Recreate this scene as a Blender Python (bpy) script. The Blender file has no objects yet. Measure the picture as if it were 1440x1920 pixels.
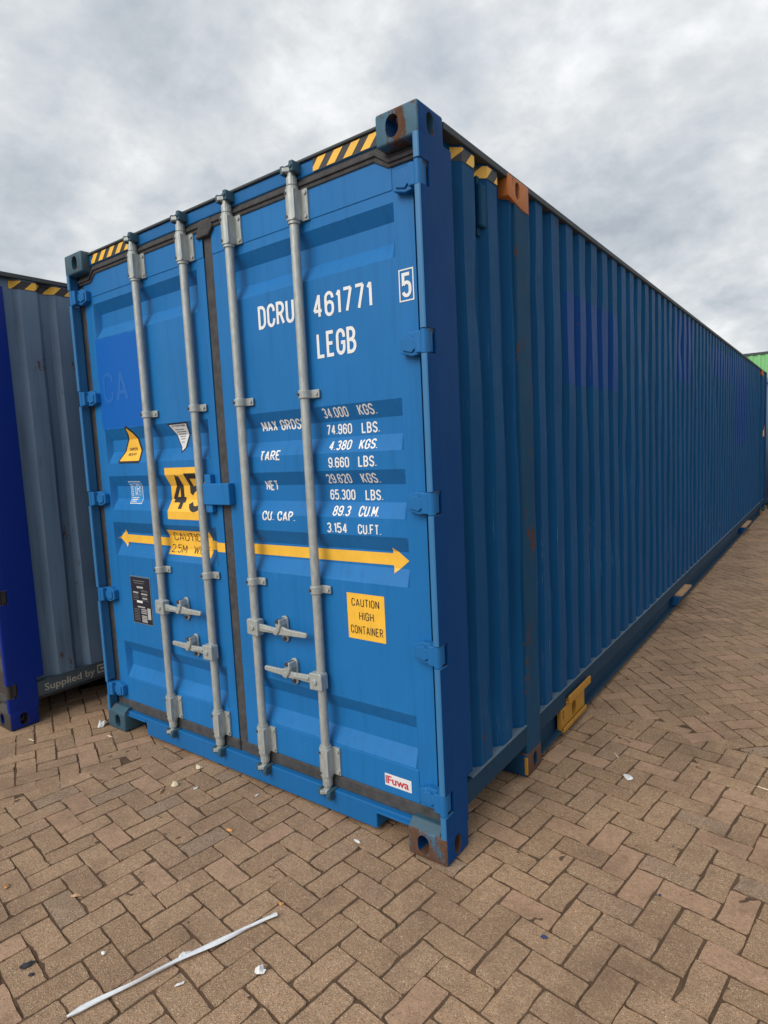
import bpy, bmesh, math, random
import numpy as np
from mathutils import Vector, Matrix
R = math.radians
rnd = random.Random(7)
sc = bpy.context.scene
COL = sc.collection

# ------------------------------------------------------------------ camera
def basis(yaw, p, ro):
    d = Vector((math.sin(yaw)*math.cos(p), math.cos(yaw)*math.cos(p), math.sin(p)))
    r = Vector((math.cos(yaw), -math.sin(yaw), 0)); u = r.cross(d)
    return math.cos(ro)*r + math.sin(ro)*u, -math.sin(ro)*r + math.cos(ro)*u, d
CAM = Vector((1.2143, -1.9485, 1.6689))
CR, CU, CD = basis(R(-36.564), R(-5.769), R(-2.772))
FPX = 1150.5                                   # focal length in pixels of a 1440 x 1920 frame
cd = bpy.data.cameras.new('camera'); cam = bpy.data.objects.new('camera', cd); COL.objects.link(cam)
cam.matrix_world = Matrix(((CR.x, CU.x, -CD.x, CAM.x), (CR.y, CU.y, -CD.y, CAM.y), (CR.z, CU.z, -CD.z, CAM.z), (0, 0, 0, 1)))
cd.sensor_fit = 'VERTICAL'; cd.sensor_height = 24; cd.lens = 24*FPX/1920
cd.clip_start = .02; cd.clip_end = 2000
sc.camera = cam

# ------------------------------------------------------------------ sky, sun, exposure
SUN_DIR = Vector((-.12, -.76, .64)).normalized()
world = bpy.data.worlds.new('World'); sc.world = world; world.use_nodes = True
wt = world.node_tree; wt.nodes.clear()
def wn(t, **k):
    n = wt.nodes.new(t)
    for a, v in k.items(): setattr(n, a, v)
    return n
def wl(a, b): wt.links.new(a, b)
wo = wn('ShaderNodeOutputWorld'); bg = wn('ShaderNodeBackground'); wl(bg.outputs[0], wo.inputs[0])
sky = wn('ShaderNodeTexSky', sky_type='NISHITA', sun_disc=False)
sky.sun_elevation = math.asin(SUN_DIR.z); sky.sun_rotation = math.atan2(SUN_DIR.x, SUN_DIR.y)
tc = wn('ShaderNodeTexCoord'); sp = wn('ShaderNodeSeparateXYZ'); wl(tc.outputs['Generated'], sp.inputs[0])
def wm(op, a, b=None, clamp=False):
    n = wn('ShaderNodeMath', operation=op, use_clamp=clamp)
    for i, v in enumerate((a, b)):
        if v is None: continue
        if isinstance(v, (int, float)): n.inputs[i].default_value = v
        else: wl(v, n.inputs[i])
    return n.outputs[0]
zz = wm('ADD', wm('MAXIMUM', sp.outputs[2], 0.0), .42)
cb = wn('ShaderNodeCombineXYZ'); wl(wm('DIVIDE', sp.outputs[0], zz), cb.inputs[0]); wl(wm('DIVIDE', sp.outputs[1], zz), cb.inputs[1])
def wnoise(scale, detail, rough, off, dist=0):
    mp = wn('ShaderNodeMapping'); mp.inputs['Location'].default_value = off; wl(cb.outputs[0], mp.inputs[0])
    n = wn('ShaderNodeTexNoise'); n.inputs['Scale'].default_value = scale; n.inputs['Detail'].default_value = detail
    n.inputs['Roughness'].default_value = rough; n.inputs['Distortion'].default_value = dist; wl(mp.outputs[0], n.inputs['Vector'])
    return n.outputs[0]
def wramp(f, stops):
    r = wn('ShaderNodeValToRGB'); e = r.color_ramp.elements
    while len(e) < len(stops): e.new(.5)
    for x, (p, c) in zip(e, stops): x.position = p; x.color = (*c, 1)
    wl(f, r.inputs[0]); return r.outputs[0]
n1 = wnoise(1.9, 8, .50, (3.1, 4.7, 0), .15)
n2 = wnoise(5.0, 8, .58, (7.7, 2.2, 4), .2)
n3 = wnoise(15, 7, .62, (1.7, 9.2, 2), .2)
cmix = wm('ADD', wm('ADD', wm('MULTIPLY', n1, .55), wm('MULTIPLY', n2, .33)), wm('MULTIPLY', n3, .12))
cloud = wramp(cmix, [(.38, (.265, .298, .338)), (.455, (.345, .374, .408)), (.525, (.445, .465, .484)), (.60, (.590, .602, .612))])
gap = wramp(wnoise(.9, 5, .5, (11.3, 5.4, 2), .3), [(.60, (0, 0, 0)), (.74, (1, 1, 1))])
sk = wn('ShaderNodeMixRGB', blend_type='MULTIPLY'); sk.inputs[0].default_value = 1
wl(sky.outputs[0], sk.inputs[1]); sk.inputs[2].default_value = (.09, .09, .09, 1)
mx = wn('ShaderNodeMixRGB'); wl(wm('MULTIPLY', gap, .55), mx.inputs[0]); wl(cloud, mx.inputs[1]); wl(sk.outputs[0], mx.inputs[2])
wl(mx.outputs[0], bg.inputs[0]); bg.inputs[1].default_value = 1.0
sd = bpy.data.lights.new('sun', 'SUN'); sd.energy = 1.5; sd.angle = R(42); sd.color = (1, .96, .9)
so = bpy.data.objects.new('sun', sd); COL.objects.link(so)
so.rotation_euler = SUN_DIR.to_track_quat('Z', 'Y').to_euler(); so.location = (-6, -8, 12)
sc.view_settings.view_transform = 'Standard'; sc.view_settings.look = 'None'
sc.view_settings.exposure = 0.70; sc.view_settings.gamma = 1
sc.view_settings.use_curve_mapping = False

# ------------------------------------------------------------------ material helpers
class Mat:
    def __init__(s, name):
        s.m = bpy.data.materials.new(name); s.m.use_nodes = True; s.t = s.m.node_tree
        s.b = s.t.nodes['Principled BSDF']; s.tc = s.n('ShaderNodeTexCoord'); s.co = s.tc.outputs['Object']
    def n(s, t, **k):
        x = s.t.nodes.new(t)
        for a, v in k.items(): setattr(x, a, v)
        return x
    def l(s, a, b): s.t.links.new(a, b)
    def put(s, v, sock):
        if hasattr(v, 'links') or hasattr(v, 'is_output'): s.l(v, sock)
        elif isinstance(v, tuple): sock.default_value = (*v, 1) if len(v) == 3 and len(sock.default_value) == 4 else v
        else: sock.default_value = v
    def math(s, op, a, b=0.0, clamp=False):
        x = s.n('ShaderNodeMath', operation=op, use_clamp=clamp); s.put(a, x.inputs[0]); s.put(b, x.inputs[1]); return x.outputs[0]
    def mix(s, f, a, b, mode='MIX'):
        x = s.n('ShaderNodeMixRGB', blend_type=mode); s.put(f, x.inputs[0]); s.put(a, x.inputs[1]); s.put(b, x.inputs[2]); return x.outputs[0]
    def mapping(s, scale=(1, 1, 1), loc=(0, 0, 0), co=None):
        x = s.n('ShaderNodeMapping'); x.inputs['Scale'].default_value = scale; x.inputs['Location'].default_value = loc
        s.l(co or s.co, x.inputs[0]); return x.outputs[0]
    def noise(s, scale, detail=4, rough=.55, co=None, dist=0):
        x = s.n('ShaderNodeTexNoise'); x.inputs['Scale'].default_value = scale; x.inputs['Detail'].default_value = detail
        x.inputs['Roughness'].default_value = rough; x.inputs['Distortion'].default_value = dist; s.l(co or s.co, x.inputs['Vector']); return x.outputs[0]
    def step(s, v, lo, hi):
        x = s.n('ShaderNodeMapRange', clamp=True); s.put(v, x.inputs[0]); x.inputs[1].default_value = lo; x.inputs[2].default_value = hi; return x.outputs[0]
    def bump(s, h, strength=.2, dist=.002):
        x = s.n('ShaderNodeBump'); x.inputs['Strength'].default_value = strength; x.inputs['Distance'].default_value = dist
        s.l(h, x.inputs['Height']); s.l(x.outputs[0], s.b.inputs['Normal'])
    def out(s, col, rough=.5, metal=0.0, spec=.5):
        s.put(col, s.b.inputs['Base Color']); s.put(rough, s.b.inputs['Roughness']); s.put(metal, s.b.inputs['Metallic'])
        s.b.inputs['Specular IOR Level'].default_value = spec
        return s.m
    def box(s, y0, y1, z0, z1, soft=.004, ax=1, wob=None):
        x = s.n('ShaderNodeSeparateXYZ'); s.l(s.co, x.inputs[0]); Y, Z = x.outputs[ax], x.outputs[2]
        if wob is not None: Y = s.math('ADD', Y, wob); Z = s.math('ADD', Z, wob)
        a = s.step(Y, y0-soft, y0+soft); b = s.step(Y, y1+soft, y1-soft); c = s.step(Z, z0-soft, z0+soft); d = s.step(Z, z1+soft, z1-soft)
        return s.math('MULTIPLY', s.math('MULTIPLY', a, b), s.math('MULTIPLY', c, d))

def paint(name, col, rough=.45, fade=.12, grime=.25, scratch=.0, rust=.0, patches=(), patch_col=(.01, .05, .3), patch_ax=1, dust=0.0, spec=.5):
    M = Mat(name)
    big = M.noise(1.6, 5, .6); fine = M.noise(38, 4, .6)
    light = tuple(min(1, c*1.30+.003) for c in col); dark = tuple(c*.62 for c in col)
    c = M.mix(M.math('MULTIPLY', M.step(big, .45, .75), fade*4, True), col, light)
    streak = M.noise(3.0, 5, .6, M.mapping((9, 9, .55)))
    c = M.mix(M.math('MULTIPLY', M.step(streak, .5, .78), grime, True), c, dark)
    c = M.mix(M.math('MULTIPLY', M.step(fine, .55, .8), .10), c, light)
    r = M.math('ADD', M.math('MULTIPLY', M.noise(7, 5, .6), .22), rough-.11)
    if patches:
        k = None; ragged = M.math('MULTIPLY', M.math('SUBTRACT', M.noise(22, 5, .7), .5), .05)
        for p in patches:
            bx = M.box(*p, ax=patch_ax, wob=ragged); k = bx if k is None else M.math('MAXIMUM', k, bx)
        c = M.mix(k, c, patch_col); r = M.mix(k, r, (.50, .50, .50))
    if dust:
        x = M.n('ShaderNodeSeparateXYZ'); M.l(M.co, x.inputs[0])
        dn = M.math('MULTIPLY', M.step(M.math('ADD', x.outputs[2], M.math('MULTIPLY', big, .5)), .95, .35), dust)
        c = M.mix(dn, c, (.10, .105, .11))
    if scratch:
        s1 = M.step(M.noise(1.0, 3, .7, M.mapping((140, 140, 1.5))), .66, .74)
        s2 = M.step(M.noise(1.6, 4, .6), .46, .60)
        c = M.mix(M.math('MULTIPLY', M.math('MULTIPLY', s1, s2), scratch), c, (.33, .36, .38))
        v1 = M.step(M.noise(55, 3, .7, M.mapping((1, 1, .25))), .72, .80)
        c = M.mix(M.math('MULTIPLY', M.math('MULTIPLY', v1, s2), scratch*.7), c, (.22, .24, .25))
    if rust:
        k = M.step(M.noise(9, 8, .75, M.mapping((1, 1, .4))), .70-.3*rust, .74-.3*rust)
        rc = M.mix(M.noise(60, 4), (.040, .020, .013), (.155, .070, .034))
        c = M.mix(k, c, rc); r = M.mix(k, r, (.85, .85, .85))
    M.bump(M.math('ADD', M.noise(240, 2), M.math('MULTIPLY', M.noise(26, 3), 1.2)), .10, .001)
    return M.out(c, r, 0, spec)

DOOR_BLUE = (.011, .150, .405)
m_door = paint('door_blue_paint', DOOR_BLUE, .45, .11, .42, scratch=.4, rust=.02, spec=.25)
m_door_left = paint('door_blue_paint_patched', DOOR_BLUE, .45, .11, .42, patches=[(-2.36, -1.90, 1.872, 2.398)], patch_col=(.0005, .108, .44), patch_ax=0, scratch=.28, spec=.25)
m_frame = paint('frame_blue_paint', (.008, .120, .330), .48, .08, .3, scratch=.2, rust=.08, spec=.25)
m_hinge = paint('hinge_blue_paint', (.012, .135, .360), .5, .12, .3, scratch=1.0, rust=.16, spec=.25)
m_post = paint('post_navy_paint', (.0005, .050, .190), .52, .05, .2, scratch=.2, spec=.10)
m_lip = paint('worn_teal_blue_paint', (.030, .165, .360), .5, .15, .35, scratch=.5, rust=.18)
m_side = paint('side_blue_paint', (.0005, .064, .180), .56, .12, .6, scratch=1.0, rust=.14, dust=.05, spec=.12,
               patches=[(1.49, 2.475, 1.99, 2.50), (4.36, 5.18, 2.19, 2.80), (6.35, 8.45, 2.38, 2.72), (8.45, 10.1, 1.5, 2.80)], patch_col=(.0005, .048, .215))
m_side_post = paint('worn_post_paint', (.004, .055, .125), .6, .12, .4, scratch=1.0, rust=.42, dust=.10, spec=.12)
m_rail = paint('rail_blue_paint', (.004, .038, .082), .6, .12, .45, scratch=.3, dust=.12, spec=.12)
m_ledge = paint('dusty_ledge_paint', (.10, .165, .225), .7, .2, .4, dust=.35)
m_cast_top = paint('worn_casting_paint', (.045, .120, .175), .55, .15, .35, scratch=.6, rust=.72, spec=.3)
m_cast_rust = paint('rusty_casting_paint', (.040, .115, .190), .6, .15, .35, scratch=.5, rust=.95)
m_cast_left = paint('teal_casting_paint', (.028, .080, .115), .55, .15, .45, scratch=.4, rust=.40)
m_rust = paint('brown_rust', (.085, .036, .020), .8, .2, .4, scratch=.3)
m_orange = paint('orange_paint_rusty', (.50, .150, .022), .6, .1, .4, rust=.45)
m_yellow_p = paint('ochre_yellow_paint', (.42, .200, .020), .6, .1, .45, rust=.25)
m_grey_side = paint('slate_blue_grey_paint', (.125, .200, .300), .55, .16, .8, scratch=1.0, rust=.24, dust=.3)
m_grey_rail = paint('slate_rail_paint', (.055, .080, .100), .65, .16, .6, rust=.16)
m_ultra = paint('ultramarine_paint', (.001, .020, .210), .45, .04, .15, spec=.25)
m_brown_door = paint('dark_brown_paint', (.040, .032, .028), .6, .1, .5, rust=.3)
m_green = paint('light_green_paint', (.20, .52, .20), .55, .1, .3)
m_slate = paint('pale_slate_paint', (.14, .20, .25), .55, .1, .3)
m_dark = paint('dark_steel', (.020, .022, .026), .6, .1, .3, rust=.2)
m_pale = paint('pale_grey_panel', (.34, .35, .33), .6, .1, .4)
m_roof = paint('roof_dark_paint', (.05, .06, .065), .7, .2, .4)

def simple(name, col, rough=.55, var=.12, sc_=30, bump=.0, metal=0.0):
    M = Mat(name); n = M.noise(sc_, 5, .6)
    c = M.mix(M.step(n, .3, .7), tuple(x*(1-var) for x in col), tuple(min(1, x*(1+var)) for x in col))
    if bump: M.bump(n, bump, .003)
    return M.out(c, rough, metal)
m_yellow = simple('yellow_decal_vinyl', (.90, .50, .048), .45, .08, 14)
m_black = simple('black_print', (.018, .018, .020), .5, .2)
m_white = simple('white_lettering', (.80, .80, .78), .5, .05)
m_white2 = simple('white_vinyl', (.72, .73, .74), .45, .05)
m_navy_print = simple('dark_navy_print', (.012, .012, .022), .5, .1)
m_print_grey = simple('pale_plate_print', (.42, .42, .41), .5, .1)
m_print_grey2 = simple('dim_plate_print', (.16, .16, .16), .5, .1)
m_lrblue = simple('bright_blue_vinyl', (.030, .27, .62), .45, .05)
m_red = simple('red_print', (.55, .03, .05), .5, .05)
m_ghost = simple('ghost_letter_blue', (.0025, .122, .455), .35, .05)
m_cream_print = simple('weathered_cream_lettering', (.42, .39, .31), .6, .2)
m_rubber = simple('weathered_rubber', (.050, .049, .050), .8, .35, 24, .3)
m_tape = simple('faded_black_vinyl', (.030, .028, .030), .55, .25)
m_strap = simple('white_plastic_strap', (.72, .74, .76), .4, .08, 60, .2)
# galvanised steel
M = Mat('galvanised_steel'); g = M.noise(60, 6, .7, M.mapping((1, 1, .35))); g2 = M.noise(9, 4)
c = M.mix(M.step(g, .35, .7), (.33, .355, .34), (.50, .525, .50)); c = M.mix(M.math('MULTIPLY', M.step(g2, .5, .8), .5), c, (.52, .53, .50))
c = M.mix(M.math('MULTIPLY', M.step(M.noise(30, 6, .8), .66, .72), .7), c, (.11, .10, .085)); M.bump(g, .15, .001)
m_galv = M.out(c, .5, .35)
# bolts in dark steel
m_bolt = simple('dark_bolt_steel', (.05, .05, .055), .5, .3)

# ------------------------------------------------------------------ mesh helpers
class MB:
    def __init__(s): s.v = []; s.f = []
    def add(s, vs, fs):
        o = len(s.v); s.v += [tuple(p) for p in vs]; s.f += [tuple(i+o for i in f) for f in fs]
    def box(s, x0, x1, y0, y1, z0, z1):
        x0, x1 = sorted((x0, x1)); y0, y1 = sorted((y0, y1)); z0, z1 = sorted((z0, z1))
        s.add([(x0, y0, z0), (x1, y0, z0), (x1, y1, z0), (x0, y1, z0), (x0, y0, z1), (x1, y0, z1), (x1, y1, z1), (x0, y1, z1)],
              [(0, 3, 2, 1), (4, 5, 6, 7), (0, 1, 5, 4), (1, 2, 6, 5), (2, 3, 7, 6), (3, 0, 4, 7)])
    def prism(s, poly, a0, a1, ax):
        """polygon of 2D points extruded along axis ax ('x': poly=(y,z), 'y': poly=(x,z), 'z': poly=(x,y))"""
        n = len(poly)
        area = sum(poly[i][0]*poly[(i+1) % n][1]-poly[(i+1) % n][0]*poly[i][1] for i in range(n))
        P = list(poly) if area > 0 else list(poly)[::-1]
        def mk(p, a): return {'x': (a, p[0], p[1]), 'y': (p[0], a, p[1]), 'z': (p[0], p[1], a)}[ax]
        vs = [mk(p, a0) for p in P]+[mk(p, a1) for p in P]
        flip = (ax == 'y') ^ (a1 < a0)
        fs = [tuple(range(n))[::-1], tuple(range(n, 2*n))]+[(i, (i+1) % n, n+(i+1) % n, n+i) for i in range(n)]
        if flip: fs = [f[::-1] for f in fs]
        s.add(vs, fs)
    def tube(s, pts, rad, n=12, cap=True):
        pts = [Vector(p) for p in pts]; rs = rad if isinstance(rad, (list, tuple)) else [rad]*len(pts)
        vs = []; prev = None
        for i, p in enumerate(pts):
            t = (pts[min(i+1, len(pts)-1)]-pts[max(i-1, 0)]).normalized()
            if prev is None:
                u = t.orthogonal().normalized()
            else:
                u = (prev-t*prev.dot(t)).normalized()
            prev = u; w = t.cross(u)
            for k in range(n):
                a = 2*math.pi*k/n; vs.append(p+(u*math.cos(a)+w*math.sin(a))*rs[i])
        fs = [(i*n+k, i*n+(k+1) % n, (i+1)*n+(k+1) % n, (i+1)*n+k) for i in range(len(pts)-1) for k in range(n)]
        if cap: fs += [tuple(range(n))[::-1], tuple(range((len(pts)-1)*n, len(pts)*n))]
        s.add(vs, fs)
    def build(s, name, mat, parent=None, bevel=0, smooth=None, seg=2):
        me = bpy.data.meshes.new(name); me.from_pydata(s.v, [], s.f); me.update()
        return finish(me, name, mat, parent, bevel, smooth, seg)
def finish(me, name, mat, parent=None, bevel=0, smooth=None, seg=2):
    me.materials.append(mat)
    o = bpy.data.objects.new(name, me); COL.objects.link(o)
    if parent: o.parent = parent
    if bevel:
        b = o.modifiers.new('bevel', 'BEVEL'); b.width = bevel; b.segments = seg; b.limit_method = 'ANGLE'; b.angle_limit = R(35); b.harden_normals = False
    if smooth is not None:
        me.polygons.foreach_set('use_smooth', [True]*len(me.polygons)); me.set_sharp_from_angle(angle=R(smooth))
    return o
def tag(o, label=None, cat=None, group=None, kind=None):
    for k, v in (('label', label), ('category', cat), ('group', group), ('kind', kind)):
        if v: o[k] = v
    return o
def empty(name, loc=(0, 0, 0), rz=0):
    o = bpy.data.objects.new(name, None); COL.objects.link(o); o.location = loc; o.rotation_euler = (0, 0, rz); o.empty_display_size = .2
    return o
def copy_to(o, parent, offset=(0, 0, 0)):
    c = o.copy(); COL.objects.link(c); c.parent = parent; c.location = offset
    for ch in list(o.children): copy_to(ch, c, ch.location)
    return c
def part_label(o, t): o['label'] = t; return o
# closed hollow block with stadium-shaped holes (corner castings)
def stadium(cx, cy, w, h, n=8):
    r = min(w, h)/2; pts = []
    for k in range(n+1):
        a = math.pi*k/n; pts.append((cx+r*math.cos(a), cy+(h/2-r)+r*math.sin(a)))
    for k in range(n+1):
        a = math.pi+math.pi*k/n; pts.append((cx+r*math.cos(a), cy-(h/2-r)+r*math.sin(a)))
    return pts
CUTS = []
def holed(name, blocks, cuts, mat, parent, bev=.008, seg=3, mat2=None, axis=None):
    """blocks: MB of the solid; cuts: list of MB subtracted; result gets a baked mesh"""
    o = blocks.build(name, mat)
    bm = bmesh.new(); bm.from_mesh(o.data)
    bmesh.ops.bevel(bm, geom=[e for e in bm.edges if e.calc_face_angle(0) > R(35)], offset=bev, segments=seg, profile=.5, affect='EDGES', clamp_overlap=True)
    bm.to_mesh(o.data); bm.free()
    for c in cuts:
        me = bpy.data.meshes.new('cut'); me.from_pydata(c.v, [], c.f); me.update()
        co = bpy.data.objects.new('cut', me); COL.objects.link(co); CUTS.append(co)
        md = o.modifiers.new('hole', 'BOOLEAN'); md.operation = 'DIFFERENCE'; md.solver = 'EXACT'; md.object = co
    dg = bpy.context.evaluated_depsgraph_get(); dg.update()
    me = bpy.data.meshes.new_from_object(o.evaluated_get(dg)); o.modifiers.clear()
    old = o.data; o.data = me; me.name = name; bpy.data.meshes.remove(old)
    for co in CUTS: bpy.data.objects.remove(co)
    CUTS.clear(); o.parent = parent
    me.polygons.foreach_set('use_smooth', [True]*len(me.polygons)); me.set_sharp_from_angle(angle=R(40))
    if mat2:
        me.materials.append(mat2); ax = Vector(axis)
        for p in me.polygons:
            if p.normal.dot(ax) > .72: p.material_index = 1
    return o

# ------------------------------------------------------------------ stroke lettering
def arc(cx, cy, rx, ry, a0, a1, n=7):
    return [(cx+rx*math.cos(R(a0+(a1-a0)*i/n)), cy+ry*math.sin(R(a0+(a1-a0)*i/n))) for i in range(n+1)]
def glyphs(w):
    h = w/2; r = .24; G = {}
    oval = arc(h, 1-r, h, r, 0, 180)+arc(h, r, h, r, 180, 360)
    G['O'] = G['0'] = [oval+[oval[0]]]
    G['C'] = [[(w, .68)]+arc(h, 1-r, h, r, 0, 180)+arc(h, r, h, r, 180, 360)+[(w, .32)]]
    G['G'] = [G['C'][0]+[(w, .46), (w*.55, .46)]]
    G['D'] = [[(0, 0), (0, 1), (w*.4, 1)]+arc(w*.4, .72, w*.6, .28, 90, 0)+arc(w*.4, .28, w*.6, .28, 0, -90)+[(0, 0)]]
    bowl = [(w*.45, 1)]+arc(w*.45, .75, w*.55, .25, 90, -90)+[(0, .5)]
    G['P'] = [[(0, 0), (0, 1)]+bowl]; G['R'] = [[(0, 0), (0, 1)]+bowl, [(w*.5, .5), (w, 0)]]
    G['B'] = [[(0, .5), (0, 1)]+[(w*.42, 1)]+arc(w*.42, .76, w*.5, .24, 90, -90)+[(0, .52)], [(w*.42, .52)]+arc(w*.42, .26, w*.58, .26, 90, -90)+[(0, 0), (0, .55)]]
    G['U'] = [[(0, 1)]+arc(h, r, h, r, 180, 360)+[(w, 1)]]
    G['4'] = [[(w*.74, 0), (w*.74, 1), (0, .27), (w*1.08, .27)]]
    G['6'] = [[(w, .74)]+arc(h, 1-r, h, r, 0, 180)+arc(h, r, h, r, 180, 360)+arc(h, .38, h, .20, 0, 180)]
    G['9'] = [[(w-x, 1-y) for x, y in G['6'][0]]]
    G['1'] = [[(0, .80), (w*.32, 1), (w*.32, 0)]]
    G['7'] = [[(0, 1), (w, 1), (w*.38, 0)]]
    G['5'] = [[(w*.95, 1), (.02, 1), (.02, .52)]+arc(h, .40, h, .22, 150, 0)+arc(h, r, h, r, 0, -165)]
    G['2'] = [arc(h, .74, h, .26, 170, -20)+[(0, 0), (w, 0)]]
    G['3'] = [arc(h, .76, h*.95, .24, 160, -80)+arc(h, .26, h, .26, 80, -160)]
    G['8'] = [arc(h, .76, h*.88, .24, -90, 270, 14), arc(h, .26, h, .26, 90, 450, 14)]
    G['S'] = [arc(h, .75, h, .25, 10, 215, 9)+arc(h, .25, h, .25, 35, -170, 9)]
    G['L'] = [[(0, 1), (0, 0), (w*.9, 0)]]; G['E'] = [[(w*.9, 1), (0, 1), (0, 0), (w*.9, 0)], [(0, .52), (w*.75, .52)]]
    G['F'] = [[(w*.9, 1), (0, 1), (0, 0)], [(0, .52), (w*.75, .52)]]
    G['T'] = [[(0, 1), (w, 1)], [(h, 1), (h, 0)]]; G['H'] = [[(0, 0), (0, 1)], [(w, 0), (w, 1)], [(0, .5), (w, .5)]]
    G['I'] = [[(0, 0), (0, 1)]]; G['N'] = [[(0, 0), (0, 1), (w, 0), (w, 1)]]; G['K'] = [[(0, 0), (0, 1)], [(w, 1), (0, .38)], [(w*.32, .55), (w, 0)]]
    G['M'] = [[(0, 0), (0, 1), (w*.6, .25), (w*1.2, 1), (w*1.2, 0)]]; G['A'] = [[(0, 0), (h*1.05, 1), (w*1.1, 0)], [(w*.18, .28), (w*.92, .28)]]
    G['X'] = [[(0, 0), (w, 1)], [(0, 1), (w, 0)]]; G['V'] = [[(0, 1), (h, 0), (w, 1)]]; G['W'] = [[(0, 1), (w*.35, 0), (w*.7, .85), (w*1.05, 0), (w*1.4, 1)]]
    G['Y'] = [[(0, 1), (h, .45), (w, 1)], [(h, .45), (h, 0)]]; G['.'] = [[(0, 0), (0, .07)]]
    return G
def stroke(path, t):
    """2D polyline -> quads of width t; sharp turns become butt ends, gentle ones mitres"""
    runs = [[path[0]]]
    for i in range(1, len(path)):
        runs[-1].append(path[i])
        if 0 < i < len(path)-1:
            a, b, c = path[i-1], path[i], path[i+1]
            u, v = (b[0]-a[0], b[1]-a[1]), (c[0]-b[0], c[1]-b[1]); lu, lv = math.hypot(*u), math.hypot(*v)
            if lu > 1e-6 and lv > 1e-6 and (u[0]*v[0]+u[1]*v[1])/lu/lv < -.15: runs.append([b])
    return [q for r in runs if len(r) > 1 for q in stroke1(r, t)]
def stroke1(path, t):
    p = [path[0]]
    for q in path[1:]:
        if math.hypot(q[0]-p[-1][0], q[1]-p[-1][1]) > 1e-4: p.append(q)
    closed = len(p) > 3 and math.hypot(p[0][0]-p[-1][0], p[0][1]-p[-1][1]) < 1e-3
    n = len(p); L = []; Rr = []
    def nrm(a, b):
        d = math.hypot(b[0]-a[0], b[1]-a[1]); return (-(b[1]-a[1])/d, (b[0]-a[0])/d)
    for i in range(n):
        if closed and i in (0, n-1): a, b = nrm(p[-2], p[-1]), nrm(p[0], p[1])
        else: a = nrm(p[i-1], p[i]) if i > 0 else nrm(p[0], p[1]); b = nrm(p[i], p[i+1]) if i < n-1 else a
        m = (a[0]+b[0], a[1]+b[1]); l = math.hypot(*m) or 1; m = (m[0]/l, m[1]/l)
        k = min(1/max(m[0]*a[0]+m[1]*a[1], .35), 2.2)*t/2
        L.append((p[i][0]+m[0]*k, p[i][1]+m[1]*k)); Rr.append((p[i][0]-m[0]*k, p[i][1]-m[1]*k))
    return [[Rr[i], Rr[i+1], L[i+1], L[i]] for i in range(n-1)]
def text_polys(txt, x0, x1, z0, z1, w=.42, t=.145, gap=.24, jit=.0):
    """polygons of a line of stroke capitals filling the box"""
    G = glyphs(w); cur = 0; out = []; 
    for ch in txt:
        if ch == ' ': cur += w*.95; continue
        gl = G[ch]; wid = max(q[0] for pa in gl for q in pa)
        oz = rnd.uniform(-jit, jit)
        for pa in gl:
            for q in stroke(pa, t): out.append([(x+cur, z+oz) for x, z in q])
        cur += wid+gap
    cur -= gap
    sx = (x1-x0)/(cur+t); sz = (z1-z0)/(1+t)
    return [[(x0+(x+t/2)*sx, z0+(z+t/2)*sz) for x, z in q] for q in out]
def font_polys(txt, x0, x1, z0, z1, shear=0, bold=0.0):
    cu = bpy.data.curves.new('txt', 'FONT'); cu.body = txt; cu.resolution_u = 3; cu.shear = shear; cu.offset = bold
    o = bpy.data.objects.new('txt', cu); COL.objects.link(o)
    dg = bpy.context.evaluated_depsgraph_get(); me = bpy.data.meshes.new_from_object(o.evaluated_get(dg))
    v = [(p.co.x, p.co.y) for p in me.vertices]; fs = [[v[i] for i in p.vertices] for p in me.polygons]
    bpy.data.objects.remove(o); bpy.data.curves.remove(cu); bpy.data.meshes.remove(me)
    ax, bx = min(p[0] for p in v), max(p[0] for p in v); az, bz = min(p[1] for p in v), max(p[1] for p in v)
    return [[(x0+(x-ax)/(bx-ax)*(x1-x0), z0+(z-az)/(bz-az)*(z1-z0)) for x, z in f] for f in fs]
def drape(name, polys, surf, cutsu, cutsz, off, mat, parent, plane='xz'):
    """lay flat polygons (u,z) on a surface: surf(u,z) gives the third coordinate"""
    bm = bmesh.new()
    for k, q in enumerate(polys):                 # each stroke a hair above the last: crossing strokes never share a plane
        try: bm.faces.new([bm.verts.new((u, z, (k % 17)*3e-5)) for u, z in q])
        except ValueError: pass
    bmesh.ops.triangulate(bm, faces=[f for f in bm.faces if len(f.verts) > 4])
    us = [v.co.x for v in bm.verts]; zs = [v.co.y for v in bm.verts]
    for z in cutsz:
        if min(zs) < z < max(zs): bmesh.ops.bisect_plane(bm, geom=bm.verts[:]+bm.edges[:]+bm.faces[:], plane_co=(0, z, 0), plane_no=(0, 1, 0))
    for u in cutsu:
        if min(us) < u < max(us): bmesh.ops.bisect_plane(bm, geom=bm.verts[:]+bm.edges[:]+bm.faces[:], plane_co=(u, 0, 0), plane_no=(1, 0, 0))
    for v in bm.verts:
        u, z = v.co.x, v.co.y
        h = off+v.co.z
        v.co = (u, surf(u, z)-h, z) if plane == 'xz' else (surf(u, z)+h, u, z)
    bmesh.ops.recalc_face_normals(bm, faces=bm.faces[:])
    for f in bm.faces:
        f.normal_update()
        if (plane == 'xz' and f.normal.y > 0) or (plane == 'yz' and f.normal.x < 0): f.normal_flip()
    me = bpy.data.meshes.new(name); bm.to_mesh(me); bm.free()
    return finish(me, name, mat, parent)
def rect(x0, x1, z0, z1): return [(x0, z0), (x1, z0), (x1, z1), (x0, z1)]
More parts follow.
